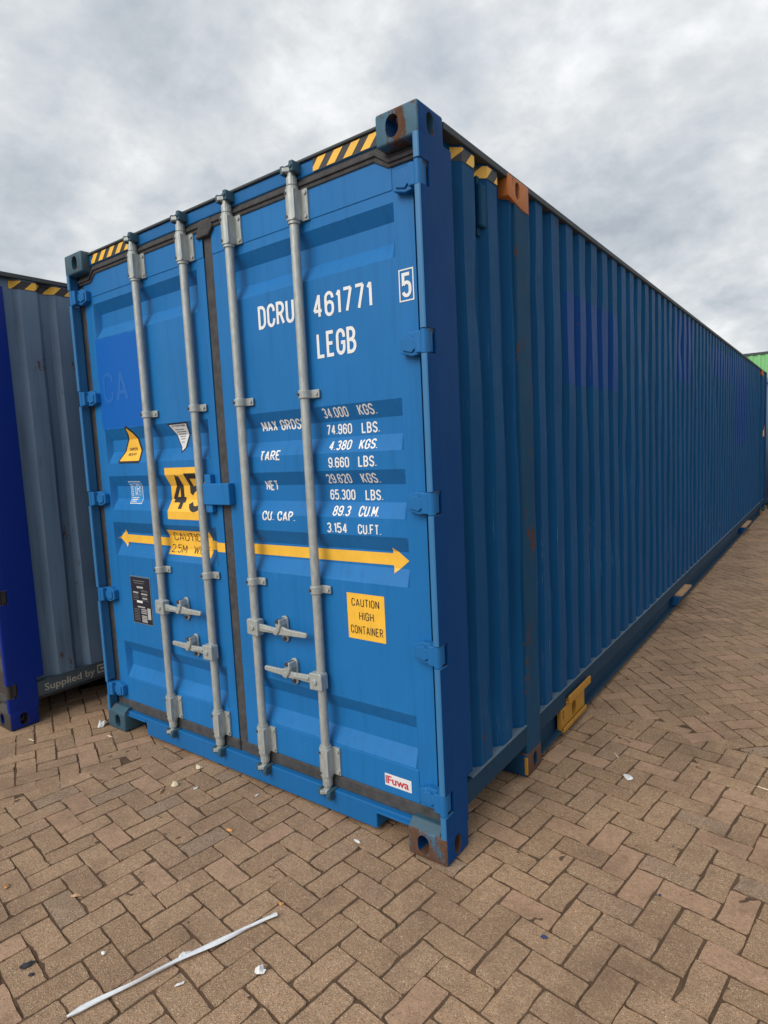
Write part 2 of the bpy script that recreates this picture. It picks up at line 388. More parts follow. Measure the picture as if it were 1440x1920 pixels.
def offset_poly(P, d):
    """shrink a polygon by d"""
    n = len(P); area = sum(P[i][0]*P[(i+1) % n][1]-P[(i+1) % n][0]*P[i][1] for i in range(n)); s = 1 if area > 0 else -1
    out = []
    for i in range(n):
        a, b, c = P[i-1], P[i], P[(i+1) % n]
        def nn(p, q):
            l = math.hypot(q[0]-p[0], q[1]-p[1]) or 1; return (-(q[1]-p[1])/l*s, (q[0]-p[0])/l*s)
        n1, n2 = nn(a, b), nn(b, c); m = (n1[0]+n2[0], n1[1]+n2[1]); l = math.hypot(*m) or 1; m = (m[0]/l, m[1]/l)
        k = d/max(.45, m[0]*n1[0]+m[1]*n1[1]); out.append((b[0]+m[0]*k, b[1]+m[1]*k))
    return out

# ------------------------------------------------------------------ container
W, H = 2.5, 2.896
DY = .066                                       # door skin behind the casting faces
BR = [(2.604, 2.547, 2.468, 2.403), (1.869, 1.802, 1.733, 1.666), (1.59, 1.527, 1.452, 1.388), (1.312, 1.247, 1.176, 1.108), (.567, .498, .407, .338)]
DREC = .036
PANEL = {'R': (-1.135, -.165), 'L': (-2.342, -1.365)}
RAMP = .014
def zdep(z):
    for a, b, c, d in BR:
        if a > z > b: return DREC*(a-z)/(a-b)
        if b >= z >= c: return DREC
        if c > z > d: return DREC*(z-d)/(c-d)
    return 0.0
def door_surf(side):
    x0, x1 = PANEL[side]; ph = .7 if side == 'R' else 2.9
    def f(x, z):
        k = max(0, min(1, (x-x0)/RAMP, (x1-x)/RAMP)); w = 0
        if x0+RAMP < x < x1-RAMP and .186 < z < 2.728:
            w = .0020*math.sin(5.6*x+ph+2.1*z)*math.sin(4.1*z+ph*2)*math.sin(math.pi*(x-x0-RAMP)/(x1-x0-2*RAMP))*math.sin(math.pi*(z-.186)/2.542)
        return DY+zdep(z)*k+w
    return f
ZCUT = sorted(z for b in BR for z in b)
ZCUT2 = [BR[0][3]-(BR[0][3]-BR[1][0])*i/10 for i in range(1, 10)]+[BR[3][3]-(BR[3][3]-BR[4][0])*i/10 for i in range(1, 10)]
UCUT = [PANEL[s][0]+RAMP+(PANEL[s][1]-PANEL[s][0]-2*RAMP)*i/16 for s in 'LR' for i in range(1, 16)]+[PANEL[s][0]+d for s in 'LR' for d in (0, RAMP)]+[PANEL[s][1]-d for s in 'LR' for d in (0, RAMP)]

HINGE_Z = [2.655, 2.062, 1.458, .860, .250]
SD = .036                                       # side corrugation depth
SX = -.012
def side_profile(L):
    outs = [(.335, .438), (.555, .65), (.775, .992), (1.082, 1.168)]
    y = 1.396
    while y < L-1.15: outs.append((y-.107, y)); y += .2165
    outs += [(L-1.01, L-.775), (L-.66, L-.555), (L-.44, L-.335)]
    pr = [(.17, SD)]
    for a, b in outs:
        pr += [(a-.035, SD), (a, 0), (b, 0), (b+.035, SD)]
    pr.append((L-.17, SD))
    return [p for i, p in enumerate(pr) if i == 0 or p[0] > pr[i-1][0]+1e-4]
def side_surf_fn(L):
    pr = side_profile(L); ys = np.array([p[0] for p in pr]); ds = np.array([p[1] for p in pr])
    return (lambda y, z: SX-float(np.interp(y, ys, ds))), [p[0] for p in pr]
DENTS = [(.42, 2.30, .05, .22, .016), (.42, .52, .05, .08, .020), (.62, .75, .05, .12, .012), (1.12, 2.48, .06, .20, .020), (1.85, 2.0, .06, .35, .008), (2.7, 1.6, .07, .3, .010), (5.3, 1.4, .15, .5, .010), (1.12, 1.2, .05, .5, .008), (2.20, 2.42, .05, .12, .018), (1.34, .38, .06, .06, .016),
         (1.56, 1.55, .06, .3, .006), (4.6, 2.5, .12, .18, .016), (6.7, 2.2, .2, .3, .012), (3.3, 1.2, .1, .4, .006)]
def side_mesh(name, L, mat, root, mirror=False, dents=DENTS, seed=0):
    pr = side_profile(L); rr = np.random.RandomState(seed)
    nz = 40; zs = np.linspace(.262, 2.862, nz+1)
    ph = rr.rand(6)*6.28
    V = []; 
    for (y, d) in pr:
        for z in zs:
            w = .0022*(math.sin(3.1*z+ph[0]+y*5.3)+math.sin(7.7*z+ph[1]+y*11.1))*min(1, (z-.26)*4, (2.865-z)*4)
            dd = d+w
            for (dy, dz, ry, rz, am) in dents:
                q = ((y-dy)/ry)**2+((z-dz)/rz)**2
                if q < 4: dd += am*math.exp(-q*1.4)
            x = SX-dd
            V.append((-W-x if mirror else x, y, float(z)))
    n = nz+1; F = []
    for i in range(len(pr)-1):
        for k in range(nz):
            f = (i*n+k, (i+1)*n+k, (i+1)*n+k+1, i*n+k+1); F.append(f[::-1] if mirror else f)
    mb = MB(); mb.add(V, F); return mb.build(name, mat, root, smooth=25)

def door(side, root, mat, mm):
    """door skin with pressed recesses; frame rails, edge gasket and hinges are its parts"""
    x0, x1 = PANEL[side]
    ex0, ex1 = (-1.235, -.074) if side == 'R' else (-2.430, -1.303)
    cor = -.176 if side == 'R' else -2.337
    cor2 = -.240 if side == 'R' else -2.287
    xs = sorted({ex0, x0, x0+RAMP, x1-RAMP, x1, ex1, *[x0+RAMP+(x1-x0-2*RAMP)*i/16 for i in range(1, 16)]})
    zs = sorted({.182, *ZCUT, 2.728, *[BR[0][3]-(BR[0][3]-BR[1][0])*i/10 for i in range(1, 10)], *[BR[3][3]-(BR[3][3]-BR[4][0])*i/10 for i in range(1, 10)], .25, 2.66})
    f = door_surf(side); mb = MB()
    V = [(x, f(x, z), z) for x in xs for z in zs]; n = len(zs)
    F = [(i*n+k, (i+1)*n+k, (i+1)*n+k+1, i*n+k+1) for i in range(len(xs)-1) for k in range(n-1)]
    mb.add(V, F)
    o = mb.build('door', mat, root, smooth=20)
    # head rail with cut corner, thin proud lip above the first seam
    t = MB(); ya, yb = DY-.003, DY+.03
    if side == 'R': P = [(ex0, 2.646), (-.166, 2.646), (-.166, 2.731), (cor, 2.733), (cor2, 2.772), (ex0, 2.772)]
    else: P = [(-2.345, 2.646), (ex1, 2.646), (ex1, 2.772), (cor2, 2.772), (cor, 2.733), (-2.345, 2.731)]
    t.prism(P, ya, yb, 'y'); t.build('head_rail', mat, o, bevel=.003)
    t = MB(); t.box(x0-.004, x1+.004, ya, yb, .186, .333); t.build('foot_rail', mat, o, bevel=.003)
    
    e1 = MB(); e1.box(ex0, ex0+.012, DY+.001, DY+.045, .19, 2.725); e1.build('edge_flange', mat, o)
    e2 = MB(); e2.box(ex1-.012, ex1, DY+.001, DY+.045, .19, 2.725); e2.build('edge_flange', mat, o)
    # rubber gasket: top, foot, hinge side
    sgn = 1 if side == 'R' else -1
    g = MB(); gy0, gy1 = DY-.016, DY+.05
    hx = -.03 if side == 'R' else -2.47
    if side == 'R': P = [(-1.245, 2.767), (-.243, 2.767), (-.180, 2.728), (-.036, 2.728), (-.036, 2.775), (-.160, 2.775), (-.222, 2.822), (-1.245, 2.822)]
    else: P = [(-1.245, 2.767), (-1.245, 2.822), (-2.295, 2.822), (-2.345, 2.775), (-2.464, 2.775), (-2.464, 2.728), (-2.334, 2.728), (-2.284, 2.767)]
    g.prism(P, DY-.010, gy1, 'y'); 
    if side == 'R': P2 = [(-1.245, 2.785), (-.232, 2.785), (-.172, 2.742), (-.036, 2.742), (-.036, 2.758), (-.166, 2.758), (-.227, 2.803), (-1.245, 2.803)]
    else: P2 = [(-1.245, 2.785), (-1.245, 2.803), (-2.291, 2.803), (-2.341, 2.758), (-2.464, 2.758), (-2.464, 2.742), (-2.337, 2.742), (-2.288, 2.785)]
    gg = g.build('gasket', m_rubber, o, bevel=.006)
    g = MB(); g.prism(P2, DY-.018, DY, 'y'); g.build('gasket_rib', m_rubber, gg, bevel=.003)
    g = MB(); g.box(ex0-.006 if side == 'R' else -2.464, -.036 if side == 'R' else ex1+.006, DY-.006, gy1, .123, .184); g.build('gasket', m_rubber, o, bevel=.006)
    g = MB()
    if side == 'R': g.box(-.072, -.013, DY+.006, gy1, .19, 2.726)
    else: g.box(-2.487, -2.432, DY+.002, gy1, .19, 2.726)
    g.build('gasket', m_rubber, o, bevel=.004)
    # hinges
    for hz in HINGE_Z:
        def X(v): return v if side == 'R' else -W-v
        hb = MB(); hb.box(X(-.010), X(-.060), .010, DY-.004, hz-.040, hz+.040); hb.prism([(X(-.020), hz-.038), (X(-.090), hz-.046), (X(-.143), hz-.030), (X(-.143), hz+.026), (X(-.100), hz+.044), (X(-.020), hz+.038)], .034, DY+.002, 'y')
        h = hb.build('hinge', mm['hinge'], o, bevel=.004)
        rb = MB(); rb.prism([(X(-.045), hz-.022), (X(-.075), hz-.022), (X(-.086), hz-.033), (X(-.128), hz-.022), (X(-.128), hz+.018), (X(-.090), hz+.030), (X(-.078), hz+.018), (X(-.045), hz+.018)], .027, .036, 'y')
        rb.build('hinge_rib', mm['hinge'], h, bevel=.003)
        br = MB(); br.tube([(X(-.019), .019, hz-.043), (X(-.019), .019, hz+.043)], .0165, 14); br.build('hinge_barrel', mm['hinge'], h, smooth=40)
    return o

def corner_post(right, root, mm, L):
    """front corner post with lip, notched at the hinges; back face deeper above the casting"""
    def X(v): return v if right else -W-v
    mb = MB()
    mb.prism([(X(0), .064), (X(0), .230), (X(-.10), .230), (X(-.10), .118), (X(-.010), .118), (X(-.010), .064)], .300, 2.790, 'z')
    mb.prism([(X(0), .064), (X(0), .182), (X(-.10), .182), (X(-.10), .118), (X(-.010), .118), (X(-.010), .064)], .108, .3005, 'z')
    p = mb.build('corner_post', mm['post'], root, bevel=.002)
    cuts = [.110]+[z for hz in HINGE_Z[::-1] for z in (hz-.046, hz+.046)]+[2.788]
    for a, b in zip(cuts[0::2], cuts[1::2]):
        lp = MB(); r = .011
        prof = [(X(-.010), .065), (X(-.010), .015), (X(-.027), .013), (X(-.028), .004), (X(-.024), 0)]+[(X(-r+r*math.sin(R(t))), r-r*math.cos(R(t))) for t in range(0, 91, 18)]+[(X(0), .065)]
        lp.prism(prof, a, b, 'z'); lo = lp.build('post_lip', mm['lip'], p, smooth=35)
        lo.data.materials.append(mm['post'])
        for f in lo.data.polygons:
            if abs(f.normal.x) > .8 and (f.center.x > -.004 or f.center.x < -W+.004): f.material_index = 1
    return p

def casting(root, x0, x1, y0, y1, z0, z1, mat, front=True, top=None, sx=1, mat2=None):
    b = MB(); b.box(x0, x1, y0, y1, z0, z1); cuts = []
    cx, cy, cz = (x0+x1)/2, (y0+y1)/2, (z0+z1)/2
    out = x1 if sx > 0 else x0
    fx = cx-.018*sx
    if front:
        c = MB(); c.prism(stadium(fx, cz, .056, .080), y0-.02, y0+.13, 'y'); cuts.append(c)
    c = MB(); c.prism(stadium(cy-.005, cz, .050, .080), out-.11*sx, out+.02*sx, 'x'); cuts.append(c)
    if top is not None:
        c = MB(); c.prism(stadium(cx, cy, .064, .120), cz if top else z0-.02, z1+.02 if top else cz, "z"); cuts.append(c)
    return holed('corner_casting', b, cuts, mat, root, .010, 3, mat2, (sx, 0, 0))

def shell(root, L, mm, near_left=True, dents=DENTS, seed=1):
    """posts, rails, side walls, roof and end wall of one container, front right corner at the local origin"""
    # castings: near four with holes, far four too
    casting(root, -.188, 0, 0, .178, 2.778, H, mm['cast_top'], top=True, mat2=mm['post'])
    casting(root, -.188, 0.001, -.001, .178, 0, .118, mm['cast_bot'], mat2=mm['post'])
    casting(root, -W, -W+.188, 0, .178, 2.778, H, mm['cast_l'], top=True, sx=-1)
    casting(root, -W, -W+.188, 0, .178, 0, .118, mm['cast_l'], sx=-1)
    for x0, x1, s in ((-.188, 0, 1), (-W, -W+.188, -1)):
        casting(root, x0, x1, L-.178, L, 2.778, H, mm['cast_l'], front=False, sx=s)
        casting(root, x0, x1, L-.178, L, 0, .118, mm['cast_l'], front=False, sx=s)
    corner_post(True, root, mm, L); corner_post(False, root, mm, L)
    for right in (True, False):
        def X(v): return v if right else -W-v
        b = MB(); b.box(X(0), X(-.10), L-.22, L, .116, 2.780); b.build('rear_post', mm['post'], root, bevel=.008)
    # header: box with a small overhanging roof lip
    b = MB(); b.box(-W+.186, -.186, .050, .16, 2.815, 2.872); b.build('door_header', mm['frame'], root, bevel=.006)
    b = MB(); b.box(-W+.19, -.19, .040, .20, 2.873, 2.885); b.build('header_lip', mm['roof'], root, bevel=.004)
    # sill with pockets beside the castings
    P = [(-W+.05, .124), (-.05, .124), (-.05, .098), (-.36, .098), (-.376, .086), (-.376, .018), (-W+.376, .018), (-W+.376, .086), (-W+.36, .098), (-W+.05, .098)]
    b = MB(); b.prism(P, .034, .14, 'y'); b.build('door_sill', mm['frame'], root, bevel=.005)
    b = MB(); b.box(-.374, -.19, .026, .05, .096, .106); b.build('pocket_lip', mm['frame'], root, bevel=.003)
    b = MB(); b.box(-W+.19, -W+.374, .026, .05, .096, .106); b.build('pocket_lip', mm['frame'], root, bevel=.003)
    b = MB(); b.prism([(.004, .118), (.036, .145), (.1, .145), (.1, .116), (.004, .112)], -.185, -.035, 'x'); b.build('casting_gusset', mm['cast_bot2'], root, bevel=.003)
    b = MB(); b.prism([(.004, .118), (.036, .145), (.1, .145), (.1, .116), (.004, .112)], -W+.03, -W+.185, 'x'); b.build('casting_gusset', mm['cast_l'], root, bevel=.003)
    # side walls
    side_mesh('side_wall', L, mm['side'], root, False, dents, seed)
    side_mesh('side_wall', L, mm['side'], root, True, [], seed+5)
    for right in (True, False):
        def X(v): return v if right else -W-v
        b = MB(); b.box(X(.0), X(-.062), .180, L-.18, 2.856, 2.884); b.build('top_rail', mm['roof'], root, bevel=.004)
        b = MB(); b.prism([(X(-.078), .262), (X(-.006), .262), (X(-.006), .166), (X(-.014), .166), (X(-.014), .256), (X(-.078), .256)], .184, L-.184, 'y')
        rl = b.build('bottom_rail', mm['rail'], root, bevel=.002)
        b = MB(); b.box(X(-.078), X(-.004), .236, L-.236, .2635, .2685); b.build('rail_ledge', mm['ledge'], rl)
        b = MB(); b.prism([(X(-.055), .262), (X(-.055), .034), (X(-.004), .034), (X(-.004), .046), (X(-.048), .046), (X(-.048), .262)], .97, 1.44, 'y')
        b.build('rail_channel', mm['rail'], rl, bevel=.002)
        b = MB(); b.prism([(X(-.055), .262), (X(-.055), .034), (X(-.004), .034), (X(-.004), .046), (X(-.048), .046), (X(-.048), .262)], 1.51, L-.97, 'y')
        b.build('rail_channel', mm['rail'], rl, bevel=.002)
        for y0, s in ((.80, 1), (L-.97, 1)):
            b = MB(); b.box(X(-.001), X(-.12), y0+.004, y0+.168, .10, 2.80); b.build('side_post', mm['side_post'], root, bevel=.010, seg=3)
            bb = MB(); bb.box(X(.001), X(-.16), y0-.010, y0+.170, 0, .118)
            c = MB(); c.prism(stadium(y0+.085, .060, .045, .078), X(-.10), X(.03), 'x')
            holed('side_casting', bb, [c], mm['side_cast'], root, .008, 2, mm['side_post'], (0, -1, 0))
            ye = MB(); ye.box(X(.0005), X(-.016), y0-.0115, y0+.002, .012, .104); ye.build('casting_edge', mm['edge'], root, bevel=.003)
            bb = MB(); bb.prism([(y0-.065, 2.876), (y0+.165, 2.876), (y0+.165, 2.752), (y0+.08, 2.752), (y0-.065, 2.778)], X(-.06), X(.003), 'x')
            c = MB(); c.prism(stadium(y0+.035, 2.825, .046, .076), X(-.10), X(.03), 'x')
            holed('side_casting', bb, [c], mm['side_cast_top'], root, .005, 2)
    b = MB(); b.box(-W+.03, -.03, .10, L-.10, 2.858, 2.874); b.build('roof', mm['roof'], root)
    b = MB(); b.box(-W+.08, -.08, .14, L-.06, .12, .16); b.build('floor_deck', mm['roof'], root)
    b = MB(); b.box(-W+.09, -.09, L-.06, L-.02, .12, 2.86); b.build('end_wall', mm['side'], root)

def rod_set(root, x, hub_z, lever_to, catch_x, mm):
    """galvanised locking rod with bearings, clamps, cams, handle and catch"""
    ry, rr = .034, .0205
    t = MB(); t.tube([(x, ry, .165), (x, ry, 2.79)], rr, 18)
    rod = t.build('locking_rod', m_galv, root, smooth=40)
    for (z0, z1) in ((2.646, 2.772), (.190, .320)):
        b = MB(); b.tube([(x, ry, z0-.012), (x, ry, z0-.001), (x, ry, z0), (x, ry, z1), (x, ry, z1+.001), (x, ry, z1+.012)], [.0265, .0265, .031, .031, .0265, .0265], 18)
        b.box(x-.004, x+.030, ry-.026, ry+.026, z0+.004, z1-.004)
        b.box(x+.02, x+.064, DY-.012, DY-.0035, z0, z1)
        br = b.build('bearing_bracket', m_galv, rod, smooth=35)
        for dz in (.016, z1-z0-.016):
            q = MB(); q.tube([(x+.053, DY-.019, z0+dz), (x+.053, DY-.011, z0+dz)], .008, 8); q.build('bolt', m_galv, br)
            q = MB(); q.tube([(x-.012, ry-.033, z0+dz), (x-.012, ry-.026, z0+dz)], .006, 8); q.build('bolt', m_bolt, br)
    for z in (1.925, 1.061):
        b = MB(); n = 12
        prof = []
        for k in range(n+1):
            a = R(270-180*k/n)-R(90) ; prof.append((x+.027*math.cos(R(180+180*k/n)), ry-0.0+.027*math.sin(R(180+180*k/n))))
        P = [(x-.027, DY-.004)]+prof+[(x+.027, DY-.014), (x+.068, DY-.014), (x+.068, DY-.004)]
        b.prism(P, z-.018, z+.018, 'z'); cl = b.build('rod_clamp', m_galv, rod, bevel=.003)
        q = MB(); q.tube([(x+.055, DY-.021, z), (x+.055, DY-.012, z)], .0075, 8); q.build('bolt', m_galv, cl)
        q = MB(); q.tube([(x-.012, ry-.033, z), (x-.012, ry-.022, z)], .006, 8); q.build('bolt', m_bolt, cl)
    # cams and keepers
    for zc, s in ((2.80, 1), (.160, -1)):
        b = MB(); b.tube([(x, ry, zc-s*.012), (x, ry, zc+s*.022), (x, ry, zc+s*.024), (x, ry, zc+s*.060)], [.0235, .0235, .018, .018], 14)
        z0 = zc+s*.040
        b.prism([(x-.036, ry-.020), (x-.018, ry-.036), (x+.006, ry-.020), (x+.020, ry-.032), (x+.034, ry-.014), (x+.020, ry+.016), (x-.020, ry+.014)], z0, z0+s*.018, 'z')
        cm = b.build('cam_head', m_galv, rod, bevel=.003)
        b = MB(); b.box(x-.040, x-.022, .006, .060, z0-.006*s, z0+.030*s); b.box(x+.020, x+.042, -.002, .060, z0-.010*s, z0+.034*s); b.box(x-.034, x+.036, .030, .060, z0+.014*s, z0+.030*s)
        b.tube([(x+.031, -.008, z0+.012*s), (x+.031, .01, z0+.012*s)], .010, 8)
        b.build('cam_keeper', mm['keeper'], rod, bevel=.005)
    # handle: hub block on the rod, forged lever, pivoting catch on the door
    s = 1 if lever_to > x else -1
    b = MB(); b.prism([(x-s*.028, hub_z-.037), (x+s*.046, hub_z-.041), (x+s*.046, hub_z+.037), (x-s*.020, hub_z+.041), (x-s*.028, hub_z+.032)], ry-.034, ry+.012, 'y')
    b.tube([(x+s*.012, ry-.042, hub_z), (x+s*.012, ry-.030, hub_z)], .014, 12)
    hub = b.build('handle_hub', m_galv, rod, bevel=.004)
    cx = catch_x; e = lever_to; d = abs(e-x)
    P = [(x+s*.03, hub_z-.020), (cx-s*.05, hub_z-.016), (cx-s*.010, hub_z-.020), (cx+s*.035, hub_z-.016), (e-s*.006, hub_z-.010), (e, hub_z-.004),
         (e, hub_z+.008), (e-s*.006, hub_z+.014), (cx+s*.050, hub_z+.016), (cx+s*.012, hub_z+.026), (cx-s*.02, hub_z+.012), (cx-s*.06, hub_z+.014), (x+s*.03, hub_z+.020)]
    lv = MB(); lv.prism(P, ry-.020, ry-.006, 'y'); lev = lv.build('handle_lever', m_galv, rod, bevel=.004)
    rb = MB(); rb.prism([(x+s*.06, hub_z-.004), (cx-s*.03, hub_z-.006), (cx-s*.03, hub_z+.002), (x+s*.06, hub_z+.008)], ry-.026, ry-.018, 'y'); rb.build('lever_rib', m_galv, lev, bevel=.002)
    ct = MB(); ct.prism(stadium(cx, hub_z+.002, .042, .128), DY-.014, DY-.002, 'y'); cat = ct.build('handle_catch', m_galv, rod, bevel=.003)
    hk = MB(); hk.prism([(cx-.016, hub_z+.056), (cx+.014, hub_z+.058), (cx+.018, hub_z+.030), (cx+.008, hub_z+.004), (cx-.012, hub_z-.022), (cx-.036, hub_z-.014), (cx-.024, hub_z+.006), (cx-.012, hub_z+.014), (cx-.014, hub_z+.034)], ry-.030, DY-.010, 'y')
    hk.build('catch_hook', m_galv, cat, bevel=.005)
    for dz in (.050, -.046):
        q = MB(); q.tube([(cx, ry-.036 if dz > 0 else DY-.024, hub_z+dz), (cx, DY-.012, hub_z+dz)], .0095, 10); q.build('rivet', m_bolt, cat)
    return rod

def hazard(root, u0, u1, z0, z1, surf, cu, cz, plane, first, pitch=.088, wd=.045, lean=.045, off=.0016, n=None):
    bk = drape('hazard_tape', [rect(u0, u1, z0, z1)], surf, cu, cz, off, m_tape, root, plane)
    u = first
    while u < u1+lean:
        P = [(u, z0+.002), (u+wd, z0+.002), (u+wd+lean, z1-.002), (u+lean, z1-.002)]
        # clip to tape ends
        def clip(P, lim, keep):
            out = []
            for i in range(len(P)):
                a, b = P[i], P[(i+1) % len(P)]; ia, ib = keep(a[0]), keep(b[0])
                if ia: out.append(a)
                if ia != ib:
                    t = (lim-a[0])/(b[0]-a[0]); out.append((lim, a[1]+t*(b[1]-a[1])))
            return out
        P = clip(P, u0, lambda q: q >= u0); P = clip(P, u1, lambda q: q <= u1) if P else P
        if len(P) >= 3: drape('stripe', [P], surf, cu, cz, off+.0012, m_yellow, bk, plane)
        u += pitch

# ================================================================== ground
GZ = -.030
b = MB(); b.add([(-260, -260, GZ), (260, -260, GZ), (260, 260, GZ), (-260, 260, GZ)], [(0, 1, 2, 3)])
M = Mat('distant_paving'); br = M.n('ShaderNodeTexBrick'); M.l(M.mapping((1, 1, 1)), br.inputs['Vector'])
br.inputs['Scale'].default_value = 5.0; br.inputs['Mortar Size'].default_value = .02; br.offset = .5
br.inputs['Color1'].default_value = (.24, .17, .125, 1); br.inputs['Color2'].default_value = (.20, .145, .11, 1); br.inputs['Mortar'].default_value = (.10, .075, .058, 1)
ground = b.build('ground', M.out(M.mix(M.math('MULTIPLY', M.noise(1.3, 5), .5), br.outputs[0], (.15, .11, .085)), .9))
tag(ground, kind='structure')

# brick paving material: per-brick tone, aggregate speckle, dirt
M = Mat('paving_brick'); geo = M.n('ShaderNodeNewGeometry'); P = geo.outputs['Position']
at = M.n('ShaderNodeAttribute'); at.attribute_name = 'tone'; tone = at.outputs['Fac']
base = M.n('ShaderNodeValToRGB'); e = base.color_ramp.elements
stops = [(0, (.375, .236, .138)), (.25, (.450, .284, .168)), (.6, (.530, .336, .200)), (.83, (.445, .285, .176)), (.87, (.365, .258, .182)), (.90, (.495, .312, .200)), (1, (.460, .282, .180))]
while len(e) < len(stops): e.new(.5)
for x, (p, c) in zip(e, stops): x.position = p; x.color = (*c, 1)
M.l(tone, base.inputs[0]); c = base.outputs[0]
c = M.mix(M.math('MULTIPLY', M.step(M.noise(45, 5, .7, P), .35, .75), .55), c, (.235, .145, .084))
vor = M.n('ShaderNodeTexVoronoi'); vor.inputs['Scale'].default_value = 205; M.l(P, vor.inputs['Vector'])
sepc = M.n('ShaderNodeSeparateColor'); M.l(vor.outputs['Color'], sepc.inputs[0])
agg = M.math('MULTIPLY', M.step(vor.outputs['Distance'], .50, .26), M.step(sepc.outputs[0], .52, .58))
smooth_b = M.step(tone, .90, .88)                  # smooth pinkish bricks show little aggregate
agg = M.math('MULTIPLY', agg, M.math('ADD', M.math('MULTIPLY', smooth_b, .85), .15))
c = M.mix(M.math('MULTIPLY', agg, .9), c, M.mix(M.math('POWER', sepc.outputs[1], 2.5), (.60, .42, .26), (.95, .80, .58)))
vo2 = M.n('ShaderNodeTexVoronoi'); vo2.inputs['Scale'].default_value = 330; M.l(P, vo2.inputs['Vector'])
se2 = M.n('ShaderNodeSeparateColor'); M.l(vo2.outputs['Color'], se2.inputs[0])
c = M.mix(M.math('MULTIPLY', M.step(se2.outputs[0], .35, .95), M.math('MULTIPLY', smooth_b, .5)), c, (.155, .096, .056))
agd = M.math('MULTIPLY', M.step(vor.outputs['Distance'], .45, .25), M.step(sepc.outputs[0], .30, .24))
c = M.mix(M.math('MULTIPLY', agd, .85), c, (.100, .062, .040))
dirt = M.math('MULTIPLY', M.step(M.noise(2.1, 7, .70, P), .48, .70), .72)
c = M.mix(dirt, c, (.165, .104, .066))
mot = M.noise(105, 4, .75, P)
c = M.mix(M.math('MULTIPLY', M.step(mot, .56, .70), .5), c, (.56, .42, .28)); c = M.mix(M.math('MULTIPLY', M.step(mot, .44, .30), .55), c, (.150, .095, .056))
edge_d = M.math('MULTIPLY', M.step(M.noise(12, 6, .7, P), .52, .72), .45); c = M.mix(edge_d, c, (.200, .130, .080))
M.bump(M.math('ADD', M.noise(170, 4, .7, P), M.math('MULTIPLY', agg, .5)), .8, .005)
m_brick = M.out(c, M.math('ADD', M.math('MULTIPLY', M.noise(60, 3, .5, P), .25), .62), 0, .35)
M = Mat('joint_sand'); P2 = M.n('ShaderNodeNewGeometry').outputs['Position']
sn = M.noise(260, 5, .75, P2); c = M.mix(M.step(sn, .3, .7), (.046, .029, .019), (.160, .102, .064))
c = M.mix(M.math('MULTIPLY', M.step(M.noise(5, 5, .6, P2), .45, .7), .6), c, (.165, .104, .064)); M.bump(sn, .7, .004)
m_sand = M.out(c, .95, 0, .2)

def px(p):
    v = Vector(p)-CAM; z = v.dot(CD)
    return (720+FPX*v.dot(CR)/z, 960-FPX*v.dot(CU)/z, z) if z > .05 else None
MOD = .1025; ANG = R(-7.5); E1 = Vector((math.cos(ANG), math.sin(ANG))); E2 = Vector((-math.sin(ANG), math.cos(ANG)))
ORG = E1*.455+E2*(-.027)
def wxy(u, v): q = ORG+E1*(u*MOD)+E2*(v*MOD); return q.x, q.y
def brick_variant(seed):
    """worn block, long side along local x, 16 uneven outline points"""
    r = random.Random(seed); L2, W2 = .0992-r.uniform(0, .0030), .0486-r.uniform(0, .0026)
    def c(): return .002+r.random()**2*.011
    cs = [c() for _ in range(8)]
    pts = [(-L2+cs[0], -W2), (-L2*.45, -W2), (0, -W2), (L2*.45, -W2), (L2-cs[1], -W2), (L2, -W2+cs[2]), (L2, 0), (L2, W2-cs[3]), (L2-cs[4], W2), (L2*.45, W2), (0, W2), (-L2*.45, W2), (-L2+cs[5], W2), (-L2, W2-cs[6]), (-L2, 0), (-L2, -W2+cs[7])]
    n = len(pts)
    pts = [(x+r.gauss(0, .0012), y+r.gauss(0, .0013)) for x, y in pts]
    for _ in range(r.choice((0, 1, 1, 2))):               # chipped edge
        k = r.randrange(n); pts[k] = (pts[k][0]*r.uniform(.92, .98), pts[k][1]*r.uniform(.88, .96))
    ring0 = [(x*1.012, y*1.02, -.016) for x, y in pts]; ring1 = [(x, y, r.uniform(-.0016, 0)) for x, y in pts]
    V = ring0+ring1; F = [(i, (i+1) % n, n+(i+1) % n, n+i) for i in range(n)]+[tuple(range(n, 2*n))]
    tone = r.uniform(0, .87) if r.random() > .09 else r.uniform(.91, 1)
    return V, F, tone
NV = 64
variants = [brick_variant(100+i) for i in range(NV)]
vmesh = []
for i, (V, F, t) in enumerate(variants):
    me = bpy.data.meshes.new('brick'); me.from_pydata(V, [], F); me.update(); me.materials.append(m_brick)
    a = me.attributes.new('tone', 'FLOAT', 'FACE'); a.data.foreach_set('value', [t]*len(F)); vmesh.append(me)
spots = []
br_rnd = random.Random(5)
def edge_right(x): return 1.66+.10*math.sin(x*3.1)-.10*x      # beyond this line the blocks are laid diagonally
def edge_left(y): return -1.92+.25*y                          # left of this line they turn further
ZONES = [(R(-7.5), None), (R(41.0), (.467, 1.742)), (R(-23.0), (-2.124, -.384))]
